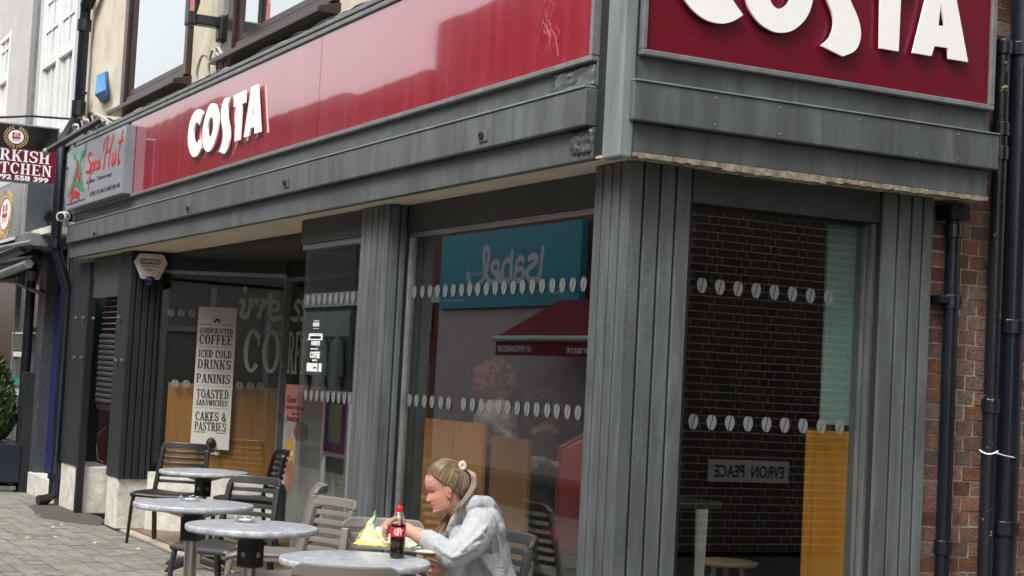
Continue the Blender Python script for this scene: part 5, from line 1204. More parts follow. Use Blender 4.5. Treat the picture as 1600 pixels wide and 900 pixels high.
# bake modifiers so colours can be painted on the skin itself
dg = bpy.context.evaluated_depsgraph_get(); dg.update(); nm_ = bpy.data.meshes.new_from_object(bo.evaluated_get(dg)); bo.modifiers.clear(); bo.data = nm_
if not nm_.materials: nm_.materials.append(skin)
nm_.polygons.foreach_set('use_smooth', [True]*len(nm_.polygons))
co = np.empty(len(nm_.vertices)*3); nm_.vertices.foreach_get('co', co); co = co.reshape(-1, 3)+np.array(org(person)); rel = co-np.array(HCN)
rel = rel/hsz; lx = rel@np.array(Fh); ly = rel@np.array(Lh); lz = rel@np.array(Uh)+.105
colr = np.tile(np.array([.50, .26, .19]), (len(co), 1))
def blend(mask, c): global colr; mask = np.clip(mask, 0, 1)[:, None]; colr = colr*(1-mask)+np.array(c)*mask
g = lambda a, c, s: np.exp(-((a-c)/s)**2)
hd = (lx > -.11) & (lz > -.02) & (lz < .24) & (np.abs(ly) < .11)
blend(hd*g(np.abs(ly), .045, .022)*g(lz, .078, .022)*(lx > .01)*.55, (.60, .20, .15))          # cheeks
blend(hd*g(lz, .0475, .0075)*g(ly, 0, .022)*(lx > .07)*.95, (.38, .11, .10))          # lips
blend(hd*g(lz, .0478, .0015)*g(ly, 0, .024)*(lx > .07)*.8, (.12, .03, .03))
blend(hd*g(lz, .131, .0032)*g(np.abs(ly), .033, .017)*(lx > .05)*.95, (.06, .035, .02))       # brows
blend(hd*g(lz, .106, .0022)*g(np.abs(ly), .032, .013)*(lx > .05)*.95, (.04, .02, .015))    # lash line of lowered lids
blend(hd*g(lz, .113, .004)*g(np.abs(ly), .032, .013)*(lx > .05)*.35, (.40, .18, .13))
blend(hd*g(lz, .074, .010)*g(ly, 0, .012)*(lx > .09)*.4, (.60, .22, .17))
blend(hd*(np.abs(ly) > .066)*g(lx, -.004, .010)*g(lz, .10, .016)*.5, (.40, .13, .10))
ca = nm_.color_attributes.new('Col', 'FLOAT_COLOR', 'POINT'); ca.data.foreach_set('color', np.hstack([colr, np.ones((len(co), 1))]).astype(np.float32).ravel())
# hoodie
Hd = MB()
Hd.chain([S_(733, 826, 7.14), S_(748, 862, 7.15), S_(762, 915, 7.16), S_(770, 950, 7.16)], [.085, .118, .135, .14], 22)
Hd.ell(S_(745, 838, 7.15), .105, .165, .12, RV, CV, None, 24, 14)
Hd.ell(S_(764, 840, 7.15), .075, .14, .13, RV, CV, None, 24, 14)
Hd.ell(S_(768, 885, 7.16), .085, .15, .17, RV, CV, None, 24, 14)
sh1, sh2 = S_(750, 822, 6.99), S_(745, 822, 7.30)
Hd.chain([S_(745, 815, 7.10), sh1, S_(735, 850, 6.90), el], [.07, .074, .066, .060], 20)
Hd.chain([el, S_(694, 860, 6.87), S_(682, 851, 6.885), S_(673, 846, 6.90)], [.058, .050, .046, .041], 18)
Hd.chain([S_(676, 848, 6.895), S_(668.5, 843, 6.905)], [.0455, .043], 18)
Hd.chain([S_(742, 815, 7.2), sh2, el2, S_(692, 890, 7.0)], [.07, .07, .058, .04], 18)
# sleeve folds: slanting ridges on the bent arm
rf_ = random.Random(5)
def ridge(a, b, c, r): Hd.chain([a, b, c], [r*.5, r, r*.4], 8)
for k in range(11):
    t = k/10; mid_ = S_(735, 850, 6.90); tt = .2+.8*t; c = sh1.lerp(mid_, tt*2) if tt < .5 else mid_.lerp(el, tt*2-1); c = c+CV*(.074-.014*tt-.058); ca_ = 8+rf_.uniform(-3, 3)
    if t > .9: continue
    tilt = rf_.uniform(-.02, .03)
    a = c+CV*.045+RV*.042+Vector((0, 0, .02+tilt)); m_ = c+CV*.062+RV*.004+Vector((0, 0, tilt*.3)); e_ = c+CV*.045-RV*.036-Vector((0, 0, .018+tilt))
    ridge(a, m_, e_, .012+.003*rf_.random())
for k in range(7):
    t = k/6; fm = S_(694, 860, 6.87); tt = t*.9; c = el.lerp(fm, tt*2) if tt < .5 else fm.lerp(S_(679, 850, 6.888), tt*2-1); r0 = .060-.014*t
    ridge(c+Vector((0, 0, r0*.8))+RV*.01, c+CV*r0*.98, c-Vector((0, 0, r0*.75))-RV*.01, .0105)
for k in range(9):
    a = S_(728+k*5, 852+k*5, 7.02); b_ = S_(752+k*4, 868+k*6, 6.985); c = S_(782+k*1.5, 868+k*6, 7.03); ridge(a, b_, c, .014)
for a, b_, c in (((760, 812, 6.985), (768, 835, 6.98), (770, 865, 7.0)), ((772, 820, 7.0), (781, 850, 7.02), (786, 890, 7.03)), ((745, 805, 7.0), (736, 825, 6.93), (728, 848, 6.86))):
    ridge(S_(*a), S_(*b_), S_(*c), .008)
# collar edge and hood lying on the back
Hd.chain([S_(700, 838, 7.08), S_(708, 818, 7.05), S_(722, 798, 7.02), S_(742, 786, 7.03), S_(760, 790, 7.08), S_(768, 806, 7.14)], [.014, .020, .026, .036, .042, .045], 14)
Hd.chain([S_(704, 838, 7.2), S_(714, 812, 7.24), S_(730, 792, 7.24), S_(750, 786, 7.2), S_(762, 796, 7.14)], [.014, .02, .026, .034, .04], 14)
Hd.chain([S_(752, 792, 7.06), S_(768, 806, 7.05), S_(778, 826, 7.06), S_(781, 842, 7.1)], [.030, .034, .034, .026], 14)
Hd.ell(S_(756, 802, 7.14), .060, .11, .055, RV, CV, None, 20, 12)
Hd.chain([S_(699, 838, 7.09), S_(693, 855, 7.08), S_(700, 880, 7.07)], [.014, .016, .016], 10)
Hd.chain([S_(722, 835, 7.04), S_(712, 862, 7.04), S_(712, 900, 7.05)], [.045, .055, .07], 16); Hd.chain([S_(720, 838, 7.2), S_(708, 868, 7.2)], [.045, .055], 16)
ho = Hd.build('hoodie', hoodm, person, smooth=True)
rm = ho.modifiers.new('remesh', 'REMESH'); rm.mode = 'VOXEL'; rm.voxel_size = .0034; rm.use_smooth_shade = True
sm = ho.modifiers.new('smooth', 'SMOOTH'); sm.iterations = 4; sm.factor = .5
tx = bpy.data.textures.new('cloth_wrinkles', 'CLOUDS'); tx.noise_scale = .03; tx.noise_depth = 1
dm = ho.modifiers.new('wrinkles', 'DISPLACE'); dm.texture = tx; dm.texture_coords = 'LOCAL'; dm.strength = .006; dm.mid_level = .5
MB().tube([S_(671, 833.5, 6.905)+Vector((0, 0, 0)), S_(671.5, 834, 6.9)], .001, 4).build('thread', hoodm, person)
MB().chain([S_(722, 815, 7.10), S_(712, 838, 7.12)], [.045, .04], 14).build('undershirt', mat('pale_pink_top', (.45, .33, .33), .9), person, smooth=True)
T_ = MB()
for dD in (-.1, .1):
    hj = S_(765, 965, 7.15+dD); kn = hj-RV*.42+CV*(-dD*.2); kn.z = hj.z+.02; ft_ = kn+RV*.05; ft_.z = G+.12
    T_.chain([hj, kn, ft_], [.085, .066, .045], 14)
T_.ell(S_(772, 960, 7.15), .13, .17, .09, RV, CV)
to = T_.build('trousers', jeans, person, smooth=True); rm = to.modifiers.new('remesh', 'REMESH'); rm.mode = 'VOXEL'; rm.voxel_size = .008; rm.use_smooth_shade = True
# hair: a close cap plus combed strands, bun tie and pony tail
def hcol(r): 
    a = np.array([.055, .032, .018]); b_ = np.array([.40, .265, .14]); t = r.random()**2.6; return a*(1-t)+b_*t
def hairline(y, z):  # x in front of which no hair grows
    return float(np.interp(z, [.06, .10, .118, .135, .155, .175, .19, .205, .225], [-.05, -.024, -.008, .004, .018, .034, .048, .06, .1]))
rh = random.Random(11)
Hc = MB(); V, F_ = face_shape(HCN, Fh, Uh, Lh, hsz, nz=40, na=48); C3 = []
inv = lambda p: ((p-HCN).dot(Fh)/hsz, (p-HCN).dot(Lh)/hsz, (p-HCN).dot(Uh)/hsz+.105)
ctr = hp(-.01, 0, .12); VV = []
for p in V: d = (p-ctr); VV.append(p+d.normalized()*.004)
keep = []
for f in F_:
    c = sum((VV[i] for i in f), Vector())/len(f); x, y, z = inv(c)
    if z > .055 and x < hairline(y, z)-.012 and not (abs(y) > .055 and z < .112 and x > -.022): keep.append(f)
Hc.add(VV, keep)
tie = hp(-.088, .012, .185)
def cap_r(p): return p
nst = 1500; SR = MB(); cols = []
def strand(P, r0, r1, col):
    n0 = len(SR.v); P = smooth_pts([tuple(p) for p in P], 4); m = len(P); SR.tube([Vector(p) for p in P], [r0+(r1-r0)*i/(m-1) for i in range(m)], 5); cols.extend([col]*(len(SR.v)-n0))
def surf(x, y, z, g_=.012):
    g_ += .003     # push a head-space point out to the cap surface
    d = Vector((x+.01, y, z-.12)); n = d.normalized()
    zt_, = (0,); 
    a = .091; b_ = .092; w = .0755; h = .105
    k = 1/math.sqrt((n.x/(a if n.x > 0 else b_))**2+(n.y/w)**2+(n.z/h)**2); q = n*(k+g_)
    return hp(q.x-.01, q.y, q.z+.12)
for i in range(nst):
    # root along the hairline (forehead, temple, nape), sweep back to the tie
    t = rh.random(); side_ = 1 if rh.random() < .72 else -1
    path = [(.060, 0, .205), (.056, .02, .200), (.048, .038, .190), (.034, .053, .175), (.018, .064, .155), (.003, .070, .137), (-.012, .073, .124), (-.030, .072, .098), (-.045, .060, .076), (-.062, .03, .058), (-.07, .0, .05)]
    f = t*(len(path)-1); i0 = min(int(f), len(path)-2); ff_ = f-i0; r_ = [path[i0][k]*(1-ff_)+path[i0+1][k]*ff_ for k in range(3)]
    r_ = [r_[0]+rh.uniform(-.004, .004), (r_[1]+rh.uniform(-.004, .004))*side_, r_[2]+rh.uniform(-.003, .003)]
    tx_, ty_, tz_ = -.082, .012, .180
    P = []
    for s in (0, .25, .5, .75, .95):
        P.append(surf(r_[0]*(1-s)+tx_*s, r_[1]*(1-s)+ty_*s, r_[2]*(1-s)+tz_*s+.012*math.sin(math.pi*s), .006+.007*math.sin(math.pi*min(1, s+.15))+rh.uniform(-.001, .0015)))
    strand(P, .0012, .0009, hcol(rh))
for i in range(26):   # fly-away hairs round the forehead
    y = rh.uniform(-.04, .055); strand([surf(.06, y, .18, .008), surf(.05, y, .20, .016+.008*rh.random()), surf(.01, y, .22, .013)], .0005, .0003, hcol(rh))
for i in range(170):  # pony tail falling behind the ear onto the shoulder
    a, b_ = rh.uniform(-1, 1), rh.uniform(-1, 1); o = CV*(a*.018)+RV*(b_*.012)
    P = [tie+o*.3, S_(738, 740, 7.07)+o, S_(741, 757, 7.05)+o*1.1, S_(731, 775, 7.02)+o*1.1, S_(720, 790, 7.00)+o*1.2, S_(717+9*b_, 797+rh.uniform(-6, 9), 6.985)+o*.8]
    strand(P, .0014, .0003, hcol(rh))
for i in range(110):  # looser hair at the nape spreading over the hood
    a, b_ = rh.uniform(-1, 1), rh.uniform(-1, 1); o = CV*(a*.02)+RV*(b_*.008)
    P = [tie+o*.3, S_(742, 748, 7.10)+o, S_(744, 765, 7.11)+o, S_(752+4*b_, 778+3*a, 7.09)+o*1.4, S_(762+8*b_, 784+4*a, 7.08)+o*1.2]
    strand(P, .0015, .0006, hcol(rh))
for i in range(150):  # hair hanging on the far side of the neck down to the chest
    a, b_ = rh.uniform(-1, 1), rh.uniform(-1, 1); o = CV*(a*.012)+RV*(b_*.018)
    P = [S_(724, 780, 7.20)+o*.5, S_(708, 800, 7.16)+o, S_(694, 820, 7.10)+o*1.2, S_(688+3*b_, 834, 7.06)+o*1.1, S_(691+7*b_, 850+4*a, 7.04)+o*.8]
    strand(P, .0016, .0007, hcol(rh))
hc = Hc.build('hair_cap', mat('hair_under', (.05, .03, .017), .6, var=.3, scale=60), person, smooth=True)
hs_ = SR.build('hair', hairm, person, smooth=True); ca = hs_.data.color_attributes.new('Col', 'FLOAT_COLOR', 'POINT')
ca.data.foreach_set('color', np.hstack([np.array(cols), np.ones((len(cols), 1))]).astype(np.float32).ravel())
mb = MB()
for i in range(12):
    a = i*math.pi/6; mb.ell(tie+Fh*-.006+Lh*.028+Uh*.004+(Fh*math.cos(a)*.8+Uh*math.sin(a)*.9)*.012+Vector((0, 0, rh.uniform(-.003, .003))), *(.0105, .009, .0105), nu=10, nv=7)
mb.build('scrunchie', mat('cream_scrunchie', (.55, .47, .42), .8), person, smooth=True)
MB().ell(hp(-.004, .083, .070), .0035, .003, .0035, nu=8, nv=6).build('earring', M['gold'], person, smooth=True)
ph = S_(668, 884, 6.87)
t = thing('phone', 'dark phone held low in her hand beside the table rim', 'phone', tuple(ph)); MB().obox(ph-RV*.045+CV*.0-Vector((0, 0, .02)), (RV*.8+Vector((0, 0, -.5))).normalized(), CV, (Vector((0, 0, .8))+RV*.5).normalized(), .075, .06, .009).build('case', mat('phone_case', (.05, .015, .02), .3), t, bevel=.003)

# ------------------------------------------------------------------ people and furniture inside
def figure(name_lbl, base, Fd, H, top, topm, legm, hairmat, seated=False, bag=None):
    k = H/1.7; Fd = Vector(Fd).normalized(); L_ = Vector((-Fd.y, Fd.x, 0)); b0 = Vector(base)
    t = thing('person', name_lbl, 'person', tuple(b0)); P = lambda x, y, z: b0+(Fd*x+L_*y+Vector((0, 0, z)))*k
    m = MB(); hz = .5 if seated else .92
    m.chain([P(0, 0, hz), P(.02, 0, hz+.25), P(0, 0, hz+.48)], [.12*k, .11*k, .11*k], 14); m.ell(P(0, 0, hz+.45), .10*k, .18*k, .09*k, Fd, L_)
    m.chain([P(0, 0, hz+.5), P(.01, 0, hz+.6)], [.05*k, .045*k]); m.ell(P(.02, 0, hz+.68), .095*k, .075*k, .115*k, Fd, L_); m.ell(P(.115, 0, hz+.66), .012, .01, .015)
    for s in (-1, 1):
        if seated: m.chain([P(0, s*.09, hz), P(.42, s*.1, hz), P(.40, s*.1, .05)], [.08*k, .06*k, .04*k]); m.chain([P(.40, s*.1, .04), P(.54, s*.1, .03)], [.035, .03])
        else: m.chain([P(0, s*.09, hz), P(.02, s*.09, .48), P(0, s*.09, .06)], [.085*k, .06*k, .045*k]); m.chain([P(0, s*.09, .04), P(.16, s*.1, .03)], [.04, .03])
        hx = (.32, s*.12, hz+.2)
        m.chain([P(0, s*.19, hz+.46), P(.04, s*.23, hz+.2), P(*hx)], [.05*k, .042*k, .03*k]); m.chain([P(*hx), P(hx[0]+.06, hx[1], hx[2])], [.03*k, .028*k])
        for q in range(4): m.chain([P(hx[0]+.06, hx[1]+(q-1.5)*.018, hx[2]), P(hx[0]+.11, hx[1]+(q-1.5)*.02, hx[2]-.01), P(hx[0]+.13, hx[1]+(q-1.5)*.02, hx[2]-.03)], [.009]*3, 8)
        m.chain([P(hx[0]+.03, hx[1]-s*.03, hx[2]), P(hx[0]+.07, hx[1]-s*.05, hx[2])], [.011, .009], 8)
    o = m.build('body', mat('skin_plain', (.45, .25, .18), .6), t, smooth=True); r = o.modifiers.new('remesh', 'REMESH'); r.mode = 'VOXEL'; r.voxel_size = .008; r.use_smooth_shade = True
    m = MB(); m.chain([P(0, 0, hz-.12), P(.02, 0, hz+.25), P(0, 0, hz+.44)], [.165*k, .145*k, .13*k], 16); m.ell(P(0, 0, hz+.44), .12*k, .21*k, .11*k, Fd, L_)
    for s in (-1, 1): m.chain([P(0, s*.19, hz+.45), P(.04, s*.24, hz+.2), P(.26, s*.14, hz+.2)], [.07*k, .062*k, .05*k])
    o = m.build(top, topm, t, smooth=True); r = o.modifiers.new('remesh', 'REMESH'); r.mode = 'VOXEL'; r.voxel_size = .01; r.use_smooth_shade = True
    d = o.modifiers.new('wrinkles', 'DISPLACE'); d.texture = tx; d.strength = .03; d.texture_coords = 'LOCAL'
    m = MB()
    for s in (-1, 1):
        if seated: m.chain([P(0, s*.09, hz), P(.42, s*.1, hz), P(.40, s*.1, .08)], [.10*k, .075*k, .06*k])
        else: m.chain([P(0, s*.09, hz), P(.02, s*.09, .48), P(0, s*.09, .1)], [.105*k, .075*k, .06*k])
    m.build('trousers', legm, t, smooth=True)
    m = MB(); m.ell(P(-.015, 0, hz+.70), .105*k, .092*k, .12*k, Fd, L_); m.ell(P(-.07, 0, hz+.66), .07*k, .085*k, .10*k, Fd, L_); m.ell(P(-.10, .04, hz+.72), .045*k, .045*k, .045*k)
    hh = m.build('hair', hairmat, t, smooth=True); r = hh.modifiers.new('remesh', 'REMESH'); r.mode = 'VOXEL'; r.voxel_size = .008; r.use_smooth_shade = True; d = hh.modifiers.new('tousle', 'DISPLACE'); d.texture = tx; d.strength = .04; d.texture_coords = 'LOCAL'
ginger = mat('ginger_hair', (.11, .022, .012), .6, var=.5, scale=40)
p = at(775, 640, 9.2)
figure('woman with ginger bun in patterned beige jacket standing inside behind the big window', (p.x, p.y, G), (RV-CV*.3), 1.60, 'jacket', mat('fluffy_jacket', (.20, .13, .07), .95, var=.6, scale=25, bump=1, bscale=40, col2=(.36, .30, .25)), mat('mustard_skirt', (.36, .17, .03), .9), ginger)
p = at(850, 700, 9.9)
figure('dark haired person in black t-shirt seated inside behind the big window', (p.x, p.y, G+.25), (RV*.9-CV*.1), 1.60, 't_shirt', mat('black_tshirt', (.02, .022, .025), .9), jeans, M['black'], seated=True)
# red tub chair inside
p = at(902, 720, 8.9)
rc = thing('tub_chair', 'red leather tub chair inside the big window beside the corner pillar', 'armchair', (p.x, p.y, G))
red = mat('red_leather', (.30, .02, .028), .35, var=.2, bump=.1)
m = MB(); V = []; n = 18; zb = p.z
for i in range(n+1):
    a = rad(-110+220*i/n); h = .50*(.72+.28*math.cos(a*.8))
    for z, rr in ((.42, .26), (.42+h*.7, .31), (.40+h*1.50, .30), (.42+h*1.44, .25), (.42+h*.7, .25), (.42, .21)): d = RV*math.cos(a)+CV*math.sin(a); V.append(Vector((p.x, p.y, G+.22+z))+d*rr)
m.add(V, [(6*i+k, 6*(i+1)+k, 6*(i+1)+(k+1) % 6, 6*i+(k+1) % 6) for i in range(n) for k in range(6)]+[tuple(range(6)), tuple(6*n+k for k in range(5, -1, -1))]); m.build('backrest', red, rc, smooth=True, recalc=True, bevel=.01)
MB().ell((p.x, p.y, G+.70), .19, .19, .06).build('seat', red, rc, smooth=True)
for a in (45, 135, 225, 315): MB().tube([(p.x+.2*math.cos(rad(a)), p.y+.2*math.sin(rad(a)), G+.68), (p.x+.25*math.cos(rad(a)), p.y+.25*math.sin(rad(a)), G+.02)], [.02, .013], 8).build('leg', M['chair_black'], rc)
# pale tapered leg stool and small table inside the side window
p = at(1094, 850, 7.75)
tl_ = thing('side_table', 'interior table on pale tapered leg behind the side window', 'table', (p.x, p.y, G))
zt2 = at(1090, 795, 7.75).z; za_ = at(1083, 680, 7.75).z
MB().tube([(p.x, p.y, zt2), (p.x, p.y, G+.02)], [(.03, .055), (.012, .018)], 4).build('leg', mat('pale_wood', (.62, .57, .52), .5), tl_)
MB().box(p.x-.5, p.x+.02, p.y-.35, p.y+.10, zt2, zt2+.035).build('table_top', M['interior_wall'], tl_, bevel=.005)
p2 = at(1137, 877, 8.6)
t = thing('wooden_stool', 'low stool with light rimmed round seat in the dark behind the side window', 'stool', (p2.x, p2.y, G))
MB().lathe([(.15, p2.z-.02), (.16, p2.z-.01), (.16, p2.z), (.14, p2.z+.005)], (p2.x, p2.y, 0), 24).build('seat', mat('light_rim', (.5, .38, .22), .4), t, smooth=True)
for a in (30, 150, 270): MB().tube([(p2.x+.08*math.cos(rad(a)), p2.y+.08*math.sin(rad(a)), p2.z-.02), (p2.x+.17*math.cos(rad(a)), p2.y+.17*math.sin(rad(a)), G+.02)], .015, 8).build('leg', mat('light_leg', (.4, .36, .3), .5), t)
# posters behind the entrance glass
pinkm = mat('pink_poster', (.62, .30, .27), .5, var=.03, bump=0)
PY = 1.33
def pp(px, py): q = fy(px, py, PY); return q.x, q.z
a = pp(447, 600); b = pp(499, 770); t = thing('poster', 'tall pink and grey breakfast poster behind the entrance glass', 'poster', (a[0], PY, b[1]))
zm = pp(447, 652)[1]
MB().box(a[0], b[0], PY, PY+.01, zm, a[1]).build('pink_top', pinkm, t); MB().box(a[0], b[0], PY, PY+.01, b[1], zm-.001).build('grey_bottom', mat('grey_poster', (.42, .40, .38), .5, var=.25, scale=4, bump=0), t)
fn = plane_fn((a[0], PY-.001, 0), (1, 0, 0), (0, -1, 0)); Wp = b[0]-a[0]
mb = MB(); z = lambda py: pp(450, py)[1]
for txt, y1, y0, u0, u1 in (('Good', 618, 629, .06, .3), ('mornings', 632, 641, .04, .52), ('just got', 643, 648, .2, .42), ('better', 648, 658, .08, .44)): sans_line(mb, txt, u0*Wp, u1*Wp, z(y0), z(y1), fn, 0, .002, .03)
mb.build('lettering', mat('maroon_print', (.2, .01, .03), .5, bump=0), t)
mb = MB(); mb.ell(fn(.46*Wp, z(672), 0), .19, .004, .09); mb.build('pastry_picture', mat('pastry_brown', (.30, .12, .08), .5, var=.5, scale=20), t)
mb = MB(); mb.ell(fn(.2*Wp, z(705), 0), .13, .004, .12); mb.build('yellow_roundel', mat('yellow_print', (.6, .34, .06), .5, bump=0), t)
mb = MB(); sans_line(mb, '£4.65', .1*Wp, .3*Wp, z(711), z(703), fn, .004, .006, .03); mb.build('price_lettering', M['white_print'], t)
MB().ell(fn(.22*Wp, z(740), 0), .12, .004, .15).build('roll_picture', mat('roll_brown', (.34, .16, .1), .5, var=.5, scale=14), t)
# a-board with purple poster: stands out in the street opposite, seen mirrored in the pane
# vinyl icons on the entrance pane
t = thing('window_sticker', 'column of white cup and app stickers on the entrance glass', 'sticker', tuple(fd(.05, 1.7, 0)))
def qd(px, py): return uv(px, py, fd, UD, ND)
mb = MB()
def rect(x0, y0, x1, y1, d=.002): a = qd(x0, y0); b = qd(x1, y1); mb.prism([(a[0], b[1]), (b[0], b[1]), (b[0], a[1]), (a[0], a[1])], fd, .0005, d)
rect(481, 529.5, 504, 531.5); rect(484, 521, 503, 522.5); rect(483, 522.5, 484.5, 529.5); rect(502, 522.5, 504, 529.5); rect(485, 523, 502, 525); 
rect(480, 567, 502, 581); rect(480, 582.5, 500, 583.5); rect(491, 501, 499, 501.8); rect(490, 513, 498, 513.6)
mb.build('cup_icon', M['white_print'], t, kind='stuff')
mb = MB()
def tl2(txt, x0, y0, x1, y1): a = qd(x0, y0); b = qd(x1, y1); sans_line(mb, txt, a[0], b[0], b[1], a[1], fd, .0005, .002, .04)
tl2('ORDER', 489.5, 504, 499, 510); tl2("HERE'S", 487, 532.5, 500, 540); tl2('what your', 485.5, 543.5, 497, 547); tl2('COFFEE', 485, 549, 499.5, 560); tl2('SAYS', 488, 561.5, 495, 564.5); mb.build('lettering', M['white_print'], t)
mb = MB(); mb.prism([(qd(497.5, 574)[0]+.012*math.cos(a), qd(497.5, 574)[1]+.035*math.sin(a)) for a in [i*math.pi/8 for i in range(16)]], fd, .0021, .003); a = qd(490, 573); b = qd(494.5, 576); mb2 = mb; mb.prism([(a[0], b[1]), (b[0], b[1]), (b[0], a[1]), (a[0], a[1])], fd, .0021, .003); mb.build('bean_logo', M['ink'], t)
# tea-towel shirts / jackets hung behind the pane are the reflected clothes shop: built across the street below

# ------------------------------------------------------------------ across the street (seen mirrored in the glass and gloss panels)
YO = -8.8
op = thing('terrace_opposite', 'brick and render terrace across the street, seen only as reflections in the shop glass', 'building', (-20, YO, G))
MB().box(-34.8, -26.1, YO-6, YO, G, 7.45).build('render_house_wall', M['interior_grey'], op)
MB().box(-160, -34.9, YO-1.2, YO, G, 8.5).build('far_house_wall', M['brick_far'], op)
MB().box(-26.0, -21.8, YO-6, YO, G, 7.3).build('low_brick_house_wall', M['brick_far'], op)
MB().box(-21.7, 14, YO-6, YO-.05, G, 8.15).build('brick_house_wall', M['brick_far'], op)
mb = MB()
for x in (-33, -30, -27.5, -25, -19.5, -16.5, -13, -9, -5, -1): mb.box(x, x+1.2, YO, YO+.03, 4.9, 6.5)
mb.build('upper_windows', M['pane_up'], op)
mb = MB()
for x in (-33, -30, -27.5, -25, -19.5, -16.5, -13, -9, -5, -1): mb.box(x-.1, x+1.3, YO, YO+.1, 4.8, 4.9).box(x-.08, x, YO, YO+.06, 4.9, 6.5).box(x+1.2, x+1.28, YO, YO+.06, 4.9, 6.5).box(x+.57, x+.63, YO+.03, YO+.06, 4.9, 6.5).box(x-.08, x+1.28, YO, YO+.06, 6.5, 6.6).box(x, x+1.2, YO+.03, YO+.06, 5.65, 5.73)
mb.build('window_frames', M['white_paint'], op)
mb = MB().box(-60, -21.8, YO, YO+.05, 3.0, 3.3); mb.build('string_course', M['white_paint'], op)
MB().box(-24.4, -22.6, YO, YO+.03, G, 4.2).build('maroon_shopfront', mat('maroon_gloss', (.30, .015, .03), .5), op)
MB().box(-22.1, -14.0, YO-.04, YO+.02, G, 2.86).build('render_shopfront', mat('mauve_render', (.62, .50, .51), .8), op)
MB().box(-34, -26.05, YO, YO+.03, G, 2.9).build('shop_windows', mat('green_grey_back', (.07, .09, .085), .7), op)
MB().box(-13.2, 6, YO, YO+.03, G, 2.85).build('pale_shopfront', mat('pale_beige_render', (.34, .32, .29), .8), op)
mb = MB()
for x in (-6.2, -4.2, -2.4, -.6, 1.2, 3): mb.box(x, x+.09, YO+.03, YO+.08, G, 2.8).box(x+.09, x+.8, YO+.03, YO+.08, 2.1, 2.18).box(x+.8, x+.89, YO+.03, YO+.08, G, 2.8)
mb.build('white_door_frames', M['white_paint'], op)
cm = [mat('coat_cloth', c_, .9) for c_ in ((.30, .32, .30), (.16, .2, .18), (.36, .34, .30))]
MB().box(-31.5, -26.1, YO+.04, YO+.06, 2.35, 2.9).build('pale_header', M['sign_grey'], op)
for k, x in enumerate((-30.4, -29.5, -28.6, -27.6, -26.6)):
    mb = MB().tube([(x, YO+.1, 2.35), (x, YO+.1, 2.2), (x, YO+.1, 1.75), (x, YO+.1, 1.1)], [(.03, .03), (.12, .26), (.12, .24), (.12, .34)], 12)
    for q in (-1, 1): mb.tube([(x+q*.22, YO+.1, 2.18), (x+q*.34, YO+.12, 1.5)], .07, 8)
    mb.build('display_coat', cm[k % 3], op, smooth=True)
MB().box(-13.2, 2, YO, YO+.08, 2.9, 3.5).build('grey_fascia', M['sign_side'], op)
i0, i1 = -21.9, -16.65
ib = thing('charity_shop_sign', 'teal charity shop sign board with looping white handwriting, mirrored in the big window', 'shop sign', ((i0+i1)/2, YO, 2.87))
MB().box(i0, i1, YO, YO+.12, 2.87, 4.22).build('board', M['teal_sign'], ib)
fi = plane_fn((i1, YO+.121, 2.87), (-1, 0, 0), (0, 1, 0)); iw = i1-i0; ih = 1.35
# photo left..right of the mirrored sign maps to u = iw .. 0
U_ = lambda px: (925-px)/(925-703)*iw; V_ = lambda py: (480-py)/(480-357)*ih
mb = MB()
def sc(P, w=.105): stroke(mb, smooth_pts([(U_(690+x/5.625), V_(340+y/5.625)) for x, y in P], 6), w, fi, .004, len(mb.v) % 7)
sc([(1018, 280), (1010, 420), (1000, 560), (985, 575)]); sc([(900, 385), (950, 360), (975, 400), (930, 450), (895, 500), (920, 560), (985, 565)]); sc([(868, 395), (830, 370), (800, 420), (792, 520), (800, 560), (850, 560), (870, 500), (840, 460), (800, 480)])
sc([(756, 285), (755, 430), (757, 560)]); sc([(755, 400), (710, 375), (680, 430), (675, 520), (700, 560), (755, 565)]); sc([(690, 490), (640, 500), (590, 470), (575, 420), (600, 385), (635, 400), (640, 450), (625, 500), (640, 550), (690, 560)])
sc([(620, 560), (560, 560), (520, 460), (498, 320), (512, 245), (540, 270), (545, 350), (525, 480), (480, 570), (430, 610), (380, 560), (350, 455)])
mb.build('handwriting', mat('lilac_white_print', (.72, .68, .78), .5, bump=0), ib)
mb = MB(); sans_line(mb, 'Hospice', U_(690+510/5.625), U_(690+372/5.625), V_(340+500/5.625), V_(340+455/5.625), fi, 0, .003, .02); sans_line(mb, 'Together we care', U_(690+350/5.625), U_(690+105/5.625), V_(340+730/5.625), V_(340+700/5.625), fi, 0, .003, .02)
sans_line(mb, 'ethical', U_(690+1228/5.625), U_(690+1125/5.625), V_(340+695/5.625), V_(340+655/5.625), fi, 0, .003, .02); mb.build('small_lettering', bpy.data.materials['lilac_white_print'], ib)
ao = thing('restaurant_awning', 'maroon restaurant awning with white front bar and lettering across the street', 'awning', (-14.5, YO+1, 2.2))
x0, x1 = -17.3, -11.5
MB().add([(x0, YO+.1, 2.95), (x1, YO+.1, 2.95), (x1, YO+1.2, 2.30), (x0, YO+1.2, 2.30), (x0, YO+.1, 2.93), (x1, YO+.1, 2.93), (x1, YO+1.2, 2.28), (x0, YO+1.2, 2.28)], [(0, 1, 2, 3), (7, 6, 5, 4), (0, 4, 5, 1), (3, 2, 6, 7), (0, 3, 7, 4), (1, 5, 6, 2)]).build('canvas', M['awning'], ao)
MB().tube([(x0-.05, YO+1.22, 2.26), (x1, YO+1.22, 2.26)], .05, 10).build('front_bar', M['white_paint'], ao, smooth=True)
MB().box(x0, x1, YO+1.20, YO+1.22, 2.0, 2.22).build('valance', M['awning'], ao)
fv = plane_fn((x1, YO+1.221, 2.0), (-1, 0, 0), (0, 1, 0)); mb = MB(); ux = lambda x: x1-x
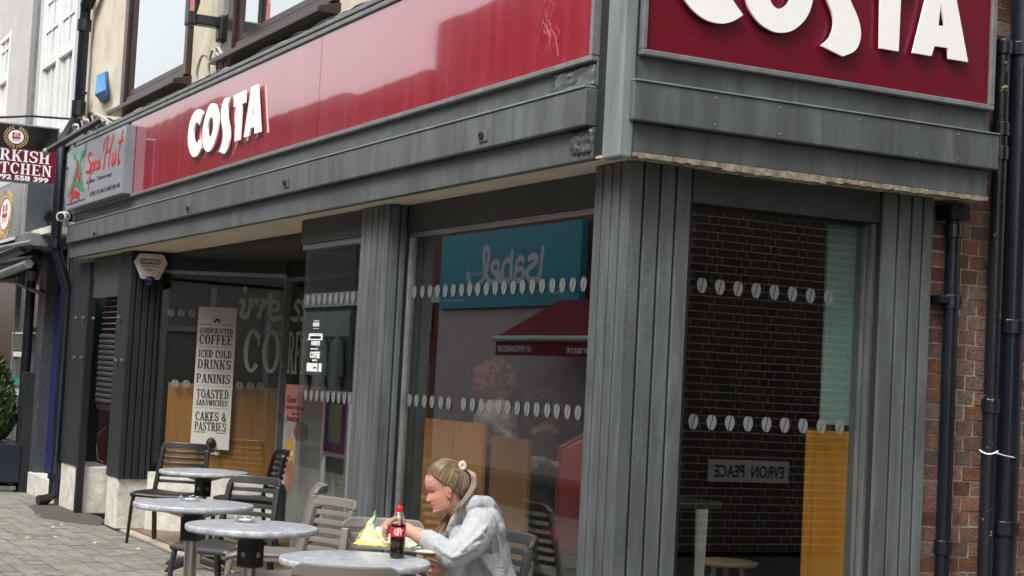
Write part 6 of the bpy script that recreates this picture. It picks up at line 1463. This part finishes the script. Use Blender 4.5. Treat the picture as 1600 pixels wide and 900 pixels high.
sans_line(mb, '01992848558', ux(-16.1), ux(-17.2), .05, .15, fv, 0, .003, .02); sans_line(mb, 'Restaurant', ux(-13.4), ux(-15.0), .05, .16, fv, 0, .003, .02); mb.build('lettering', M['white_print'], ao)
MB().tube([(x0+.2, YO+.2, 2.4), (x0+.6, YO+1.1, 2.3)], .03, 8).build('arm', M['white_paint'], ao)
rs2 = thing('parking_sign', 'small yellow and violet no waiting sign on the maroon wall across the street', 'sign', (-23.0, YO+.05, 2.5))
MB().box(-22.75, -22.35, YO+.05, YO+.07, 2.45, 2.95).build('plate', M['gold'], rs2); MB().ell((-22.55, YO+.07, 2.7), .15, .01, .2).build('roundel', mat('violet_print', (.12, .03, .30), .4, bump=0), rs2)
MB().box(-22.7, -22.4, YO+.05, YO+.06, 1.9, 2.4).build('lower_plate', M['white_print'], rs2)
abx, aby = -9.32, -2.0
tb = thing('a_board', 'white framed pavement board with purple poster, mirrored in the entrance pane', 'sign', (abx, aby, G))
MB().box(abx-.36, abx-.31, aby-.02, aby+.02, G, 1.41).box(abx+.31, abx+.36, aby-.02, aby+.02, G, 1.41).box(abx-.31, abx+.31, aby-.02, aby+.02, 1.37, 1.41).box(abx-.31, abx+.31, aby-.02, aby+.02, .76, .80).build('frame', M['white_letter'], tb)
MB().box(abx-.31, abx+.31, aby-.01, aby+.01, .80, 1.37).build('board', mat('purple_poster', (.26, .04, .34), .4, bump=0), tb)
MB().box(abx-.18, abx+.16, aby+.011, aby+.016, .90, 1.28).build('leaflet', mat('leaflet_pale', (.75, .8, .85), .4, var=.4, scale=9, bump=0, col2=(.3, .45, .12)), tb)
for k in (-1, 1): MB().tube([(abx+k*.33, aby-.05, 1.2), (abx+k*.33, aby-.5, G)], .015, 6).build('rear_leg', M['black'], tb)
# passage wall facing the side window, with its street name plate
pw_ = thing('passage_wall', 'brick wall on the other side of the passage, mirrored in the side window', 'wall', (6.5, 5, G))
MB().box(6.506, 10, .0, 14, G, 8.5).build('mortar_bed', mat('pale_mortar', (.60, .56, .50), .9, var=.2), pw_)
mb = MB(); 
for c in range(62):
    z = G+.035+c*.0755; y = 3.0-(.17 if c % 2 else 0); h = c % 2
    while y < 9.0:
        Ln = .213 if h % 2 == 0 else .1005; j = random.uniform(0, .004); mb.box(6.50-j, 6.52, y, y+Ln-.004, z-.031, z+.031); y += Ln+.0105; h += 1
mb.build('bricks', mat('passage_brick', (.06, .034, .026), .85, var=.5, scale=5), pw_, kind='stuff')
MB().box(6.49, 6.52, .02, 2.9, G, 8.4).build('render_pier', M['brick_far'], pw_)
np_ = thing('street_name_plate', 'white street name plate with black capitals, mirrored in the side window', 'sign', (6.48, 5.7, .85))
MB().box(6.47, 6.495, 5.27, 6.20, .75, .96).build('plate', M['white_paint'], np_, bevel=.004)
fp = plane_fn((6.469, 6.2, .75), (0, -1, 0), (-1, 0, 0)); mb = MB(); sans_line(mb, 'EVRON  PEACE', .06, .87, .045, .165, fp, 0, .002, .02); mb.build('lettering', M['ink'], np_)
